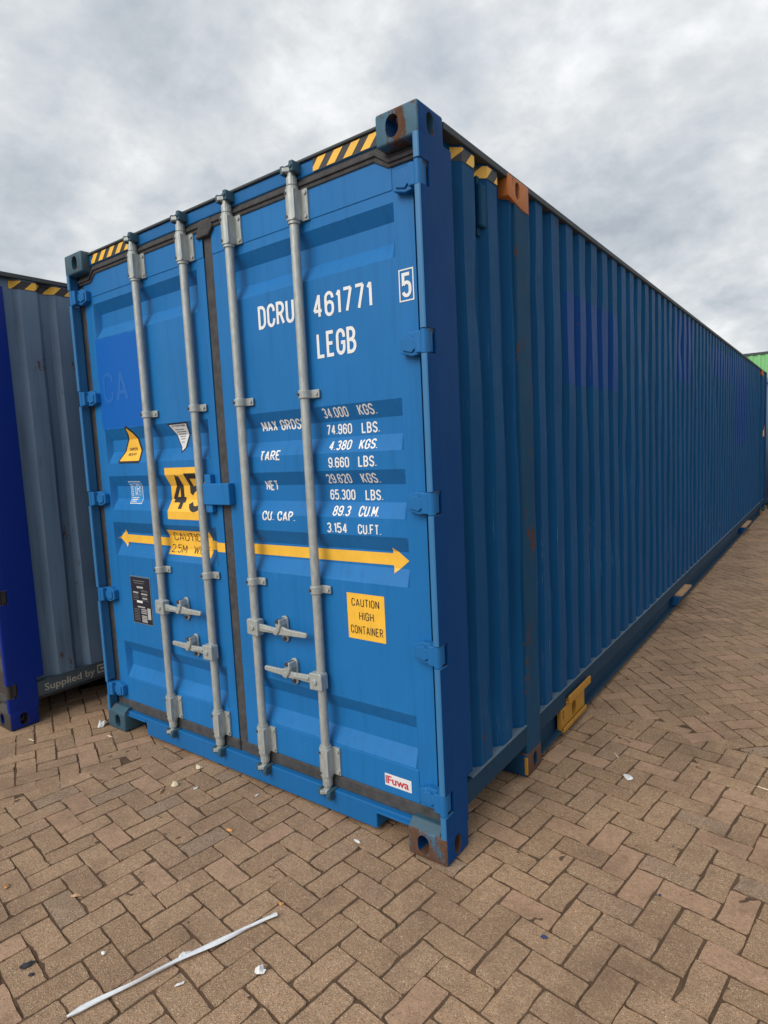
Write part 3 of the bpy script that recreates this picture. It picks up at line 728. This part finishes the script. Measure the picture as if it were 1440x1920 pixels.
for zi, (ang, org) in enumerate(ZONES):
    e1 = Vector((math.cos(ang), math.sin(ang))); e2 = Vector((-math.sin(ang), math.cos(ang)))
    og = ORG if org is None else Vector(org)
    for i in range(-95, 95):
        for j in range(-150, 160):
            k = (i+j) % 4
            if k == 0: u, v, rot = i+.5, j+1, 90          # upright brick on cells (i,j),(i,j+1)
            elif k == 2: u, v, rot = i+1, j+.5, 0         # lying brick on cells (i,j),(i+1,j)
            else: continue
            q2 = og+e1*(u*MOD)+e2*(v*MOD); x, y = q2.x, q2.y
            if x > 3.6 or x < -5.2 or y > 14.5 or y < -2.9: continue
            zr, zl = y-edge_right(x) if x > -1 else -9, edge_left(y)-x
            if zi == 0 and (zr > .05 or zl > .05): continue       # the last course is cut under its neighbour
            if (zi == 1 and zr < 0) or (zi == 2 and (zl < 0 or zr > 0)): continue
            q = px((x, y, 0))
            if q is None: continue
            if not (-1500 < q[0] < 2900 and 700 < q[1] < 3600): continue
            if -2.25 < x < -.25 and y > .5: continue      # under the big container
            if x < -3.25 and y > .2: continue
            if -3.0 < x < -2.4 and y > 6: continue
            inview = -20 < q[0] < 1460 and q[1] < 1940 and not (-2.45 < x < -.05 and y > .15) and not (x < -3.0 and y > -.35)
            spots.append((x, y, rot+math.degrees(ang), q[2] if inview else 99+q[2]))
spots.sort(key=lambda s: s[3])
def brick_xf(x, y, rot):
    mat = Matrix.Translation((x+br_rnd.gauss(0, .0011), y+br_rnd.gauss(0, .0011), -.0025+br_rnd.uniform(-.0012, .0012))) @ \
          Matrix.Rotation(R(rot)+br_rnd.gauss(0, .013)+(math.pi if br_rnd.random() < .5 else 0), 4, 'Z') @ Matrix.Rotation(br_rnd.gauss(0, .005), 4, 'X') @ Matrix.Rotation(br_rnd.gauss(0, .004), 4, 'Y')
    return mat
for (x, y, rot, d) in spots[:298]:
    o = bpy.data.objects.new('brick', vmesh[br_rnd.randrange(NV)]); COL.objects.link(o); o.parent = ground; o.matrix_local = brick_xf(x, y, rot)
VV = []; FF = []; TT = []
for (x, y, rot, d) in spots[298:]:
    V, F, t = variants[br_rnd.randrange(NV)]; m = brick_xf(x, y, rot); o = len(VV)
    VV += [tuple(m @ Vector(p)) for p in V]; FF += [tuple(k+o for k in f) for f in F]; TT += [t]*len(F)
me = bpy.data.meshes.new('paving_bricks'); me.from_pydata(VV, [], FF); me.update()
a = me.attributes.new('tone', 'FLOAT', 'FACE'); a.data.foreach_set('value', TT)
tag(finish(me, 'paving_bricks', m_brick, ground), kind='stuff')
# sand in the joints, heaped over the bricks in places
from mathutils import noise as mnoise
def sand_z(x, y):
    n = mnoise.fractal(Vector((x*1.7, y*1.7, 3)), .8, 2, 4)
    f = mnoise.fractal(Vector((x*30, y*30, 1)), .6, 2, 4)
    z = -.0072+n*.0030+f*.0060
    return max(-.013, min(z, -.0046))
def sand_grid(x0, x1, y0, y1, st):
    nx, ny = int((x1-x0)/st), int((y1-y0)/st); V = []; F = []
    for i in range(nx+1):
        for j in range(ny+1):
            x, y = x0+(x1-x0)*i/nx, y0+(y1-y0)*j/ny; V.append((x, y, sand_z(x, y)))
    F = [(i*(ny+1)+j, (i+1)*(ny+1)+j, (i+1)*(ny+1)+j+1, i*(ny+1)+j+1) for i in range(nx) for j in range(ny)]
    return V, F
mb = MB(); mb.add(*sand_grid(-3.4, 1.7, -1.5, 2.2, .0125)); mb.add(*sand_grid(-.2, 2.4, 2.2, 14.4, .04)); mb.add(*sand_grid(-3.1, -2.3, 2.2, 6, .08))
for a in ((-5.3, -3.4, -3, 2.2), (1.7, 3.7, -3, 2.2), (-3.4, 1.7, -3, -1.5), (2.4, 3.7, 2.2, 14.4)): mb.add(*sand_grid(*a, .06))
so_ = mb.build('joint_sand', m_sand, ground, smooth=180); tag(so_, kind='stuff')

# ================================================================== main container
LEN = 13.35
mm = dict(post=m_post, lip=m_lip, hinge=m_hinge, frame=m_frame, cast_top=m_cast_top, cast_bot=m_cast_rust, cast_bot2=m_cast_left, cast_l=m_cast_left, side=m_side, side_post=m_side_post,
          side_cast=m_rust, side_cast_top=m_orange, rail=m_rail, ledge=m_ledge, roof=m_roof, keeper=m_cast_left, edge=m_yellow_p)
main = empty('shipping_container')
tag(main, 'long blue high shipping container with double doors, galvanised locking rods and white weight lettering', 'container', 'shipping containers in the yard')
shell(main, LEN, mm)
dR = door('R', main, m_door, mm); dL = door('L', main, m_door_left, mm)
part_label(dR, 'right door with white registration and weight lettering'); part_label(dL, 'left door with bright blue repainted patch and yellow 45 sticker')
for args in ((-.655, .640, -1.013, -.846), (-1.075, .840, -.718, -.893), (-1.425, .652, -1.758, -1.597), (-1.845, .850, -1.485, -1.658)): rod_set(main, *args, mm)
# centre gasket and lock box over the door gap
b = MB(); b.box(-1.300, -1.240, DY+.004, DY+.05, .12, 2.81); b.build('centre_gasket', m_rubber, main, bevel=.004)
b = MB(); b.prism([(-1.335, 2.735), (-1.235, 2.735), (-1.205, 2.765), (-1.215, 2.812), (-1.295, 2.812)], DY-.020, DY+.01, 'y'); b.build('gasket_corner', m_rubber, main, bevel=.006)
b = MB(); b.box(-1.400, -1.197, DY-.040, DY-.001, 1.434, 1.542); lb = b.build('lock_box', m_door, main, bevel=.004)
for (z0, z1) in ((1.540, 1.588), (1.392, 1.436)):
    b = MB(); b.box(-1.392, -1.345, DY-.030, DY-.001, z0, z1); b.build('lock_lug', m_door, lb, bevel=.004)
# --- lettering on the right door
fR, fL = door_surf('R'), door_surf('L')
def dec(door_o, f, polys, mat, off=.0014, name='lettering'): return drape(name, polys, f, UCUT, ZCUT+ZCUT2, off, mat, door_o)
big = dict(w=.40, t=.155, gap=.25)
dec(dR, fR, text_polys('DCRU', -.945, -.715, 2.246, 2.350, **big), m_white)
dec(dR, fR, text_polys('461771', -.603, -.287, 2.238, 2.340, w=.42, t=.15, gap=.27), m_white)
dec(dR, fR, text_polys('LEGB', -.593, -.378, 2.072, 2.180, **big), m_white)
dec(dR, fR, text_polys('5', -.143, -.098, 2.244, 2.336, w=.40, t=.16), m_white)
fr = [rect(-.155, -.150, 2.230, 2.350), rect(-.092, -.087, 2.230, 2.350), rect(-.150, -.092, 2.230, 2.235), rect(-.150, -.092, 2.345, 2.350)]
dec(dR, fR, fr, m_white, name='check_digit_box')
small = dict(w=.42, t=.165, gap=.25, jit=.012)
for txt, x0, x1, z0, z1 in [('MAX GROSS', -1.002, -.715, 1.782, 1.830), ('34.000', -.597, -.456, 1.817, 1.861), ('KGS.', -.401, -.307, 1.817, 1.862), ('74.960', -.599, -.454, 1.745, 1.790), ('LBS.', -.402, -.306, 1.743, 1.789),
        ('4.380', -.570, -.445, 1.677, 1.719), ('KGS.', -.402, -.303, 1.676, 1.718), ('9.660', -.568, -.451, 1.603, 1.648), ('LBS.', -.402, -.305, 1.603, 1.649), ('29.620', -.599, -.460, 1.533, 1.576), ('KGS.', -.405, -.309, 1.533, 1.577),
        ('65.300', -.598, -.455, 1.460, 1.506), ('LBS.', -.400, -.306, 1.460, 1.505), ('89.3', -.567, -.468, 1.393, 1.436), ('CU.M.', -.421, -.313, 1.393, 1.437), ('3.154', -.597, -.480, 1.318, 1.363), ('CU.FT.', -.422, -.299, 1.318, 1.361),
        ('TARE', -1.000, -.862, 1.645, 1.691), ('NET', -1.003, -.915, 1.503, 1.550), ('CU. CAP.', -1.008, -.790, 1.361, 1.406)]:
    dec(dR, fR, text_polys(txt, x0, x1, z0, z1, **small), m_white)
# yellow arrow and stickers
dec(dR, fR, [[(-1.135, 1.184), (-.268, 1.188), (-.259, 1.156), (-.188, 1.211), (-.264, 1.264), (-.268, 1.239), (-1.135, 1.235)]], m_yellow, name='width_arrow')
def sticker_lines(parent, f, lines, mat, off, name='sticker_print', **kw):
    for (txt, x0, x1, z0, z1) in lines: dec(parent, f, text_polys(txt, x0, x1, z0, z1, **kw), mat, off, name)
dec(dR, fR, [rect(-.504, -.300, .855, 1.058)], m_yellow, name='caution_sticker')
sticker_lines(dR, fR, [('CAUTION', -.478, -.328, 1.001, 1.036), ('HIGH', -.439, -.360, .942, .978), ('CONTAINER', -.489, -.314, .879, .916)], m_navy_print, .0024, w=.5, t=.12, gap=.3)
dec(dR, fR, [rect(-.341, -.202, .221, .275)], m_white2, .0042, name='maker_sticker')
dec(dR, fR, font_polys('Fuwa', -.327, -.216, .231, .267, bold=.02), m_red, .0054, 'maker_print')
dec(dR, fR, [rect(-.337, -.334, .231, .267), rect(-.332, -.330, .231, .267)], m_red, .0054, 'maker_print')
# left door decals
dec(dL, fL, [rect(-1.772, -1.462, 1.345, 1.628)], m_yellow, .0012, 'length_sticker')
dec(dL, fL, text_polys('45', -1.756, -1.484, 1.388, 1.596, w=.50, t=.165, gap=.28), m_black, .0026, 'sticker_print')
dec(dL, fL, [[(-2.335, 1.211), (-2.252, 1.158), (-2.255, 1.187), (-1.303, 1.185), (-1.303, 1.233), (-2.255, 1.234), (-2.257, 1.264)]], m_yellow, .0012, 'width_arrow')
dec(dL, fL, [rect(-1.820, -1.445, 1.143, 1.281)], m_yellow, .0020, 'width_sticker')
sticker_lines(dL, fL, [('CAUTION', -1.775, -1.490, 1.222, 1.268), ('2.5M  WIDE', -1.800, -1.468, 1.155, 1.199)], m_navy_print, .0032, w=.62, t=.095, gap=.27)
sup = [(-2.130, 1.872), (-2.118, 1.882), (-2.100, 1.872), (-2.066, 1.842), (-2.045, 1.806), (-2.020, 1.745), (-2.003, 1.676), (-2.014, 1.662), (-2.222, 1.664), (-2.234, 1.680), (-2.200, 1.732), (-2.166, 1.790), (-2.136, 1.835)]
dec(dL, fL, [sup], m_navy_print, .0012, 'weight_sticker'); dec(dL, fL, [offset_poly(sup, .013)], m_yellow, .0024, 'weight_sticker_face')
sticker_lines(dL, fL, [('SUPER', -2.146, -2.066, 1.737, 1.753), ('HEAVY', -2.146, -2.066, 1.706, 1.722)], m_navy_print, .0034, w=.5, t=.16, gap=.3)
wt_ = [(-1.716, 1.866), (-1.542, 1.866), (-1.562, 1.800), (-1.604, 1.730), (-1.634, 1.704), (-1.648, 1.732), (-1.680, 1.800)]
dec(dL, fL, [wt_], m_navy_print, .0012, 'notice_sticker'); dec(dL, fL, [offset_poly(wt_, .008)], m_white2, .0024, 'notice_sticker_face')
sticker_lines(dL, fL, [('ATTENTION', -1.682, -1.568, 1.846, 1.855)], m_navy_print, .0034, w=.5, t=.18, gap=.3)
dec(dL, fL, [rect(*q) for q in [(-1.668, -1.590, 1.829, 1.832), (-1.664, -1.582, 1.817, 1.820), (-1.660, -1.592, 1.805, 1.808), (-1.652, -1.600, 1.793, 1.796), (-1.646, -1.606, 1.779, 1.782), (-1.640, -1.616, 1.762, 1.765)]], m_navy_print, .0034, 'sticker_print')
dec(dL, fL, [rect(-2.174, -2.050, 1.424, 1.557)], m_white2, .0012, 'class_sticker'); dec(dL, fL, [rect(-2.169, -2.055, 1.429, 1.552)], m_lrblue, .0022, 'class_sticker_face')
q = [rect(-2.128, -2.068, 1.474, 1.476), rect(-2.128, -2.068, 1.543, 1.545), rect(-2.128, -2.126, 1.476, 1.543), rect(-2.070, -2.068, 1.476, 1.543), rect(-2.162, -2.140, 1.470, 1.545), rect(-2.160, -2.090, 1.456, 1.462), rect(-2.160, -2.100, 1.446, 1.451), rect(-2.160, -2.110, 1.436, 1.441)]
q[4:5] = [rect(-2.160, -2.144, z, z+.005) for z in (1.470, 1.480, 1.491, 1.502, 1.513, 1.524, 1.535)]
dec(dL, fL, q, m_white2, .0032, 'sticker_print'); dec(dL, fL, text_polys('L', -2.122, -2.098, 1.480, 1.528, w=.5, t=.12)+text_polys('R', -2.108, -2.074, 1.484, 1.538, w=.6, t=.12), m_white2, .0032, 'sticker_print')
# data plate
b = MB(); b.box(-2.210, -2.003, DY-.003, DY+.002, .700, .992); pl = b.build('data_plate_mount', m_ledge, dL, bevel=.001)
b = MB(); b.box(-2.203, -2.010, DY-.0055, DY-.001, .708, .985); b.build('data_plate', m_navy_print, dL)
fp = lambda x, z: DY-.0055
pr1 = [rect(-2.140, -2.075, .921, .932), rect(-2.182, -2.128, .888, .897), rect(-2.100, -2.036, .884, .892), rect(-2.090, -2.040, .858, .866)]
pr1 += [rect(-2.112, -2.056, z, z+.006) for z in (.790, .779, .768)]+[rect(-2.110, -2.056, z, z+.006) for z in (.751, .742, .733, .724, .716)]+[rect(-2.146, -2.070, .803, .811)]
tag(drape('plate_print', pr1, fp, [], [], .0012, m_print_grey, dL), kind='stuff')
pr2 = [rect(-2.176, -2.056, .962, .967), rect(-2.166, -2.066, .949, .953)]+[rect(-2.186, -2.128, z, z+.003) for z in (.877, .866, .858, .845, .790, .780, .770, .760, .750, .741, .732, .722)]+[rect(-2.096, -2.030, z, z+.003) for z in (.902, .908, .874, .848)]
tag(drape('plate_print', pr2, fp, [], [], .0012, m_print_grey2, dL), kind='stuff')
drape('plate_print', [rect(-2.150, -2.092, .832, .845)], fp, [], [], .0012, m_white, dL)
drape('plate_print', [rect(-2.048, -2.016, .738, .806)], fp, [], [], .0012, m_print_grey, dL)
# ghost of painted-over letters in the blue patch
dec(dL, fL, text_polys('CA', -2.315, -2.06, 2.02, 2.20, w=.55, t=.14, gap=.3), m_ghost, .0010, 'ghost_lettering')
# hazard tape on the header ends and the top of the side wall
fh = lambda u, z: .050
hazard(main, -.545, -.186, 2.819, 2.870, fh, [], [], 'xz', -.56)
hazard(main, -2.285, -1.905, 2.819, 2.870, fh, [], [], 'xz', -2.30)
sf, sc_cuts = side_surf_fn(LEN)
hazard(main, .300, .665, 2.795, 2.848, sf, sc_cuts, [], 'yz', .24, pitch=.125, wd=.06, lean=.05)
# vent cover, lifting pockets, far sticker
b = MB(); b.prism([(.500, 2.59), (.560, 2.59), (.560, 2.77), (.500, 2.77)], -.046, -.016, 'x'); v = b.build('vent_cover', m_side_post, main, bevel=.010)
for z in (2.575, 2.785):
    b = MB(); b.box(-.046, -.036, .505, .553, z-.018, z+.018); b.build('vent_tab', m_side_post, v, bevel=.004)
bb = MB(); bb.prism([(1.275, .044), (1.66, .044), (1.66, .20), (1.36, .20), (1.36, .164), (1.275, .164)], -.030, -.003, 'x'); c = MB(); c.prism(stadium(1.475, .105, .070, .095), -.10, .05, 'x')
lp = holed('lifting_pocket', bb, [c], m_yellow_p, main, .001, 1)
b = MB(); b.box(-.020, .016, 1.355, 1.725, .178, .186); b.box(.006, .018, 1.355, 1.725, .178, .222); b.build('pocket_top_flange', m_yellow_p, lp, bevel=.003)
b = MB(); b.prism([(-.030, .036), (.012, .036), (.012, .062), (.004, .062), (.004, .044), (-.030, .044)], 1.275, 1.66, 'y'); b.build('pocket_lower_flange', m_yellow_p, lp, bevel=.003)
m_rust_edge = simple('bare_rust_edge', (.42, .25, .13), .85, .3)
for y0, y1, mt in ((4.28, 4.80, m_side), (9.35, 10.2, m_post)):
    b = MB(); b.prism([(-.05, .045), (.012, .060), (.036, .130), (.036, .142), (-.05, .142)], y0, y1, 'y'); lp = b.build('lifting_pocket', mt, main, bevel=.004)
    b = MB(); b.box(-.030, .052, y0+.04, y1, .1425, .158); b.build('pocket_top_flange', m_rust_edge, lp)
drape('weight_sticker', [[(12.82, 1.54), (13.02, 1.54), (13.02, 1.86), (12.92, 1.78)]], sf, sc_cuts, [], .002, m_navy_print, main, 'yz')
drape('weight_sticker_face', [[(12.86, 1.57), (12.99, 1.57), (12.99, 1.80), (12.92, 1.75)]], sf, sc_cuts, [], .004, m_yellow, main, 'yz')

# ================================================================== neighbouring container on the left
mm2 = dict(post=m_ultra, lip=m_ultra, hinge=m_brown_door, frame=m_brown_door, cast_top=m_ultra, cast_bot=m_brown_door, cast_bot2=m_brown_door, cast_l=m_brown_door, side=m_grey_side, side_post=m_grey_side,
           side_cast=m_brown_door, side_cast_top=m_grey_side, rail=m_grey_rail, ledge=m_grey_rail, roof=m_roof, keeper=m_brown_door, edge=m_brown_door)
left = empty('shipping_container', (-2.975, -.385, 0))
tag(left, 'slate grey container with an ultramarine corner post, left of the long blue one', 'container', 'shipping containers in the yard')
shell(left, LEN, mm2, dents=[(.40, .42, .05, .05, .03), (.40, 1.95, .06, .12, .010), (.62, .85, .05, .05, .02), (.40, 2.3, .05, .2, .008), (.6, 1.4, .08, .3, .006)], seed=3)
door('R', left, m_brown_door, mm2); door('L', left, m_brown_door, mm2)
for args in ((-.655, .640, -1.013, -.846), (-1.075, .840, -.718, -.893), (-1.425, .652, -1.758, -1.597), (-1.845, .850, -1.485, -1.658)): rod_set(left, *args, mm2)
hazard(left, .285, .660, 2.795, 2.848, sf, sc_cuts, [], 'yz', .24, pitch=.125, wd=.06, lean=.05)
rf = lambda u, z: -.006
drape('lettering', font_polys('Supplied by', .229, .572, .176, .238, bold=.012), rf, [], [], .0015, m_cream_print, left, 'yz')
drape('lettering', [rect(.590, .598, .190, .250), rect(.598, .64, .190, .200), rect(.598, .64, .240, .250), rect(.612, .64, .212, .228)], rf, [], [], .0015, m_cream_print, left, 'yz')
# ================================================================== things at the far end of the lane
def far_box(name, label, x0, x1, y0, z0, z1, mat, capmat):
    r = empty(name, (x0, y0, z0)); L = x1-x0; hh = z1-z0
    tag(r, label, 'container', 'shipping containers in the yard')
    pr = []; u = .12
    while u < L-.3: pr += [(u, .0), (u+.11, .0), (u+.15, .035), (u+.26, .035)]; u += .30
    pr.append((L-.1, .0)); V = [(a, .02+d, z) for a, d in pr for z in (.12, hh-.1)]
    b = MB(); b.add(V, [(2*i, 2*i+2, 2*i+3, 2*i+1) for i in range(len(pr)-1)]); b.build('side_wall', mat, r)
    for a in (0, L-.12):
        b = MB(); b.box(a, a+.12, 0, .14, 0, hh); b.build('corner_post', mat, r, bevel=.01)
    b = MB(); b.box(.1, L-.1, .0, .08, .02, .14); b.build('bottom_rail', mat, r); b = MB(); b.box(.1, L-.1, -.01, .08, hh-.12, hh-.02); b.build('top_rail', capmat, r)
    b = MB(); b.box(.02, L-.02, .1, 2.4, .05, hh-.01); b.build('body', mat, r)
    return r
far_box('shipping_container', 'pale slate container under the green one, behind the lane-end container', -3.4, 8.7, 31, 0, 2.62, m_slate, m_slate)
far_box('shipping_container', 'pale blue-grey container just beyond the grey cabinet at the lane end', -.4, 5.66, 14.7, 0, 2.9, m_slate, m_slate)
far_box('shipping_container', 'bright green container on top, at the far end of the lane', -3.4, 8.7, 31, 2.62, 5.26, m_green, m_roof)
cab = empty('equipment_cabinet', (.05, 13.6, 0)); tag(cab, 'pale grey cabinet with dark steel frame at the far end of the lane', 'cabinet')
b = MB(); b.box(.06, 1.2, .02, .8, .22, 1.72); b.build('panel', m_pale, cab, bevel=.01)
for x, y in ((0, 0), (1.18, 0), (0, .76), (1.18, .76)):
    b = MB(); b.box(x, x+.07, y, y+.07, 0, 1.78); b.build('frame_leg', m_dark, cab, bevel=.006)
for z in (.16, .62, 1.05, 1.72):
    b = MB(); b.box(.07, 1.18, -.01, .03, z, z+.06); b.build('cross_bar', m_dark, cab)
b = MB(); b.prism([(-.03, 0), (.12, 0), (.12, .16), (.04, .30), (-.03, .18)], -.05, .04, 'y'); b.build('foot', m_dark, cab, bevel=.01)

# ================================================================== litter
# twisted white strap
A, B = Vector((-.630, -1.198, .010)), Vector((-.397, -.553, .010)); n = 60; V = []; ring = 10
for i in range(n+1):
    t = i/n; p = A.lerp(B, t); d = (B-A).normalized(); sd_ = Vector((-d.y, d.x, 0)); p += sd_*(.004*math.sin(t*3.0)+.0008*math.sin(t*17)); p.z = .0085+.002*math.sin(t*5)+.006*max(0, t-.86)
    wd = .0095*(1-.55*max(0, .05-t)/.05)*(1+.5*max(0, t-.93)/.07); th = .0055*(1-.5*max(0, .04-t)/.04); tw = t*9+.5*math.sin(t*8)
    for k in range(ring):
        a = 2*math.pi*k/ring; c_, s_ = wd*math.cos(a)*(1+.22*math.cos(3*a)), th*math.sin(a)*(1+.2*math.cos(3*a))
        V.append(p+sd_*(c_*math.cos(tw*.6)-s_*math.sin(tw*.6))+Vector((0, 0, 1))*(abs(c_)*.0+c_*math.sin(tw*.6)*.55+s_*math.cos(tw*.6)))
F = [(i*ring+k, i*ring+(k+1) % ring, (i+1)*ring+(k+1) % ring, (i+1)*ring+k) for i in range(n) for k in range(ring)]+[tuple(range(ring))[::-1], tuple(range(n*ring, (n+1)*ring))]
mb = MB(); mb.add(V, F); tag(mb.build('plastic_strap', m_strap, None, smooth=50), 'long twisted white plastic strap lying across the bricks', 'strap')
def scrap(name, label, cat, x, y, sx, sy, rot, col, h=.006, seed=0, group='litter on the paving'):
    r = random.Random(seed); n = 9; V = []
    for ringi, k in ((0, 1.0), (1, .55)):
        for i in range(n):
            a = 2*math.pi*i/n; q = k*r.uniform(.65, 1.1); V.append((sx*q*math.cos(a), sy*q*math.sin(a), .0015+(r.uniform(.1, 1)*h if ringi else r.uniform(0, .5)*h)))
    V.append((0, 0, .002+h*r.uniform(.4, 1))); m = len(V)
    V += [(x_, y_, max(.0, z_-.0012)) for x_, y_, z_ in V]
    F = [(i, (i+1) % n, n+(i+1) % n, n+i) for i in range(n)]+[(n+i, n+(i+1) % n, 2*n) for i in range(n)]
    F += [tuple(q+m for q in f[::-1]) for f in F]+[(i, m+i, m+(i+1) % n, (i+1) % n) for i in range(n)]
    b = MB(); b.add(V, F); key = 'litter_'+'_'.join(str(int(c_*100)) for c_ in col)
    mt = bpy.data.materials.get(key) or simple(key, col, .7, .15)
    o = b.build(name, mt); o.location = (x, y, -.002); o.rotation_euler = (0, 0, R(rot)); tag(o, label, cat, group); return o
WH, CRM, TAN, ORG_, BLK, BLU = (.72, .72, .70), (.62, .52, .36), (.48, .30, .17), (.62, .30, .09), (.02, .022, .03), (.02, .04, .13)
for i, a in enumerate([
    ('paper_scrap', 'white paper strip touching the middle of the white strap', 'paper', -.532, -.849, .009, .024, -25, WH, .010),
    ('paper_scrap', 'small white folded paper strip below the middle of the strap', 'paper', -.446, -.931, .007, .018, -20, WH, .006),
    ('paper_scrap', 'curled white paper scrap right of the strap in the foreground', 'paper', -.266, -.752, .020, .020, 30, WH, .016),
    ('pebble', 'small round white pebble left of the white strap', 'pebble', -.775, -1.0, .011, .008, 0, WH, .008),
    ('wood_chip', 'tan wood chip between the strap and the left frame edge', 'wood chip', -1.136, -.91, .026, .009, 40, TAN, .008),
    ('cigarette_butt', 'orange cigarette butt at the left edge of the photo', 'litter', -1.433, -1.04, .016, .009, -40, ORG_, .008),
    ('plastic_scrap', 'black torn plastic scrap at the lower left edge', 'plastic', -.949, -1.174, .030, .014, 70, BLK, .012),
    ('plastic_scrap', 'tiny black flake just below the torn black plastic', 'plastic', -.898, -1.184, .013, .009, 30, BLK, .006),
    ('wood_chip', 'pinkish tan splinter in front of the left door', 'wood chip', -1.515, -.281, .034, .010, -50, TAN, .010),
    ('paper_scrap', 'cream crumpled paper in front of the left door', 'paper', -1.507, -.206, .026, .022, 15, CRM, .020),
    ('paper_scrap', 'tiny white paper fleck right of the cream crumpled paper', 'paper', -1.386, -.167, .008, .014, 0, WH, .006),
    ('paper_scrap', 'cream scrap tucked against the door sill', 'paper', -1.547, -.030, .030, .016, 0, CRM, .016),
    ('paper_scrap', 'thin white sliver near the sill below the third locking rod', 'paper', -1.065, -.045, .005, .020, 10, WH, .004),
    ('cigarette_butt', 'orange cigarette butt in front of the door centre', 'litter', -.953, -.309, .022, .008, 5, ORG_, .008),
    ('plastic_scrap', 'yellow crumb beside the upper end of the strap', 'plastic', -.425, -.502, .012, .008, 20, ORG_, .006),
    ('paper_scrap', 'white triangular paper scrap on the paving right of the container', 'paper', .415, 1.049, .022, .030, 30, WH, .010),
    ('wood_splinter', 'pale splinter on the paving beyond the white triangular paper', 'splinter', .302, 1.243, .006, .034, 40, CRM, .005),
    ('plastic_scrap', 'dark blue plastic shard in the right foreground', 'plastic', .448, -.122, .014, .008, 0, BLU, .010),
    ('plastic_scrap', 'tiny blue plastic crumb at the right, beyond the blue shard', 'plastic', .725, .292, .007, .006, 0, BLU, .005),
    ('paper_scrap', 'crushed white paper in front of the right corner pocket', 'paper', -.417, -.060, .024, .008, -10, WH, .006),
    ('wood_splinter', 'pale straw sliver at the right edge of the photo', 'splinter', .971, 1.271, .042, .005, -8, CRM, .005),
    ('paper_scrap', 'white paper scrap beside the left bottom casting', 'paper', -2.540, -.02, .030, .040, 20, WH, .050),
    ('wood_splinter', 'pale splinter in front of the grey container', 'splinter', -2.746, -.367, .030, .006, 10, CRM, .005),
    ('wood_splinter', 'pale splinter in front of the left bottom casting', 'splinter', -2.356, -.080, .034, .007, 0, CRM, .005)]):
    scrap(*a, seed=i)
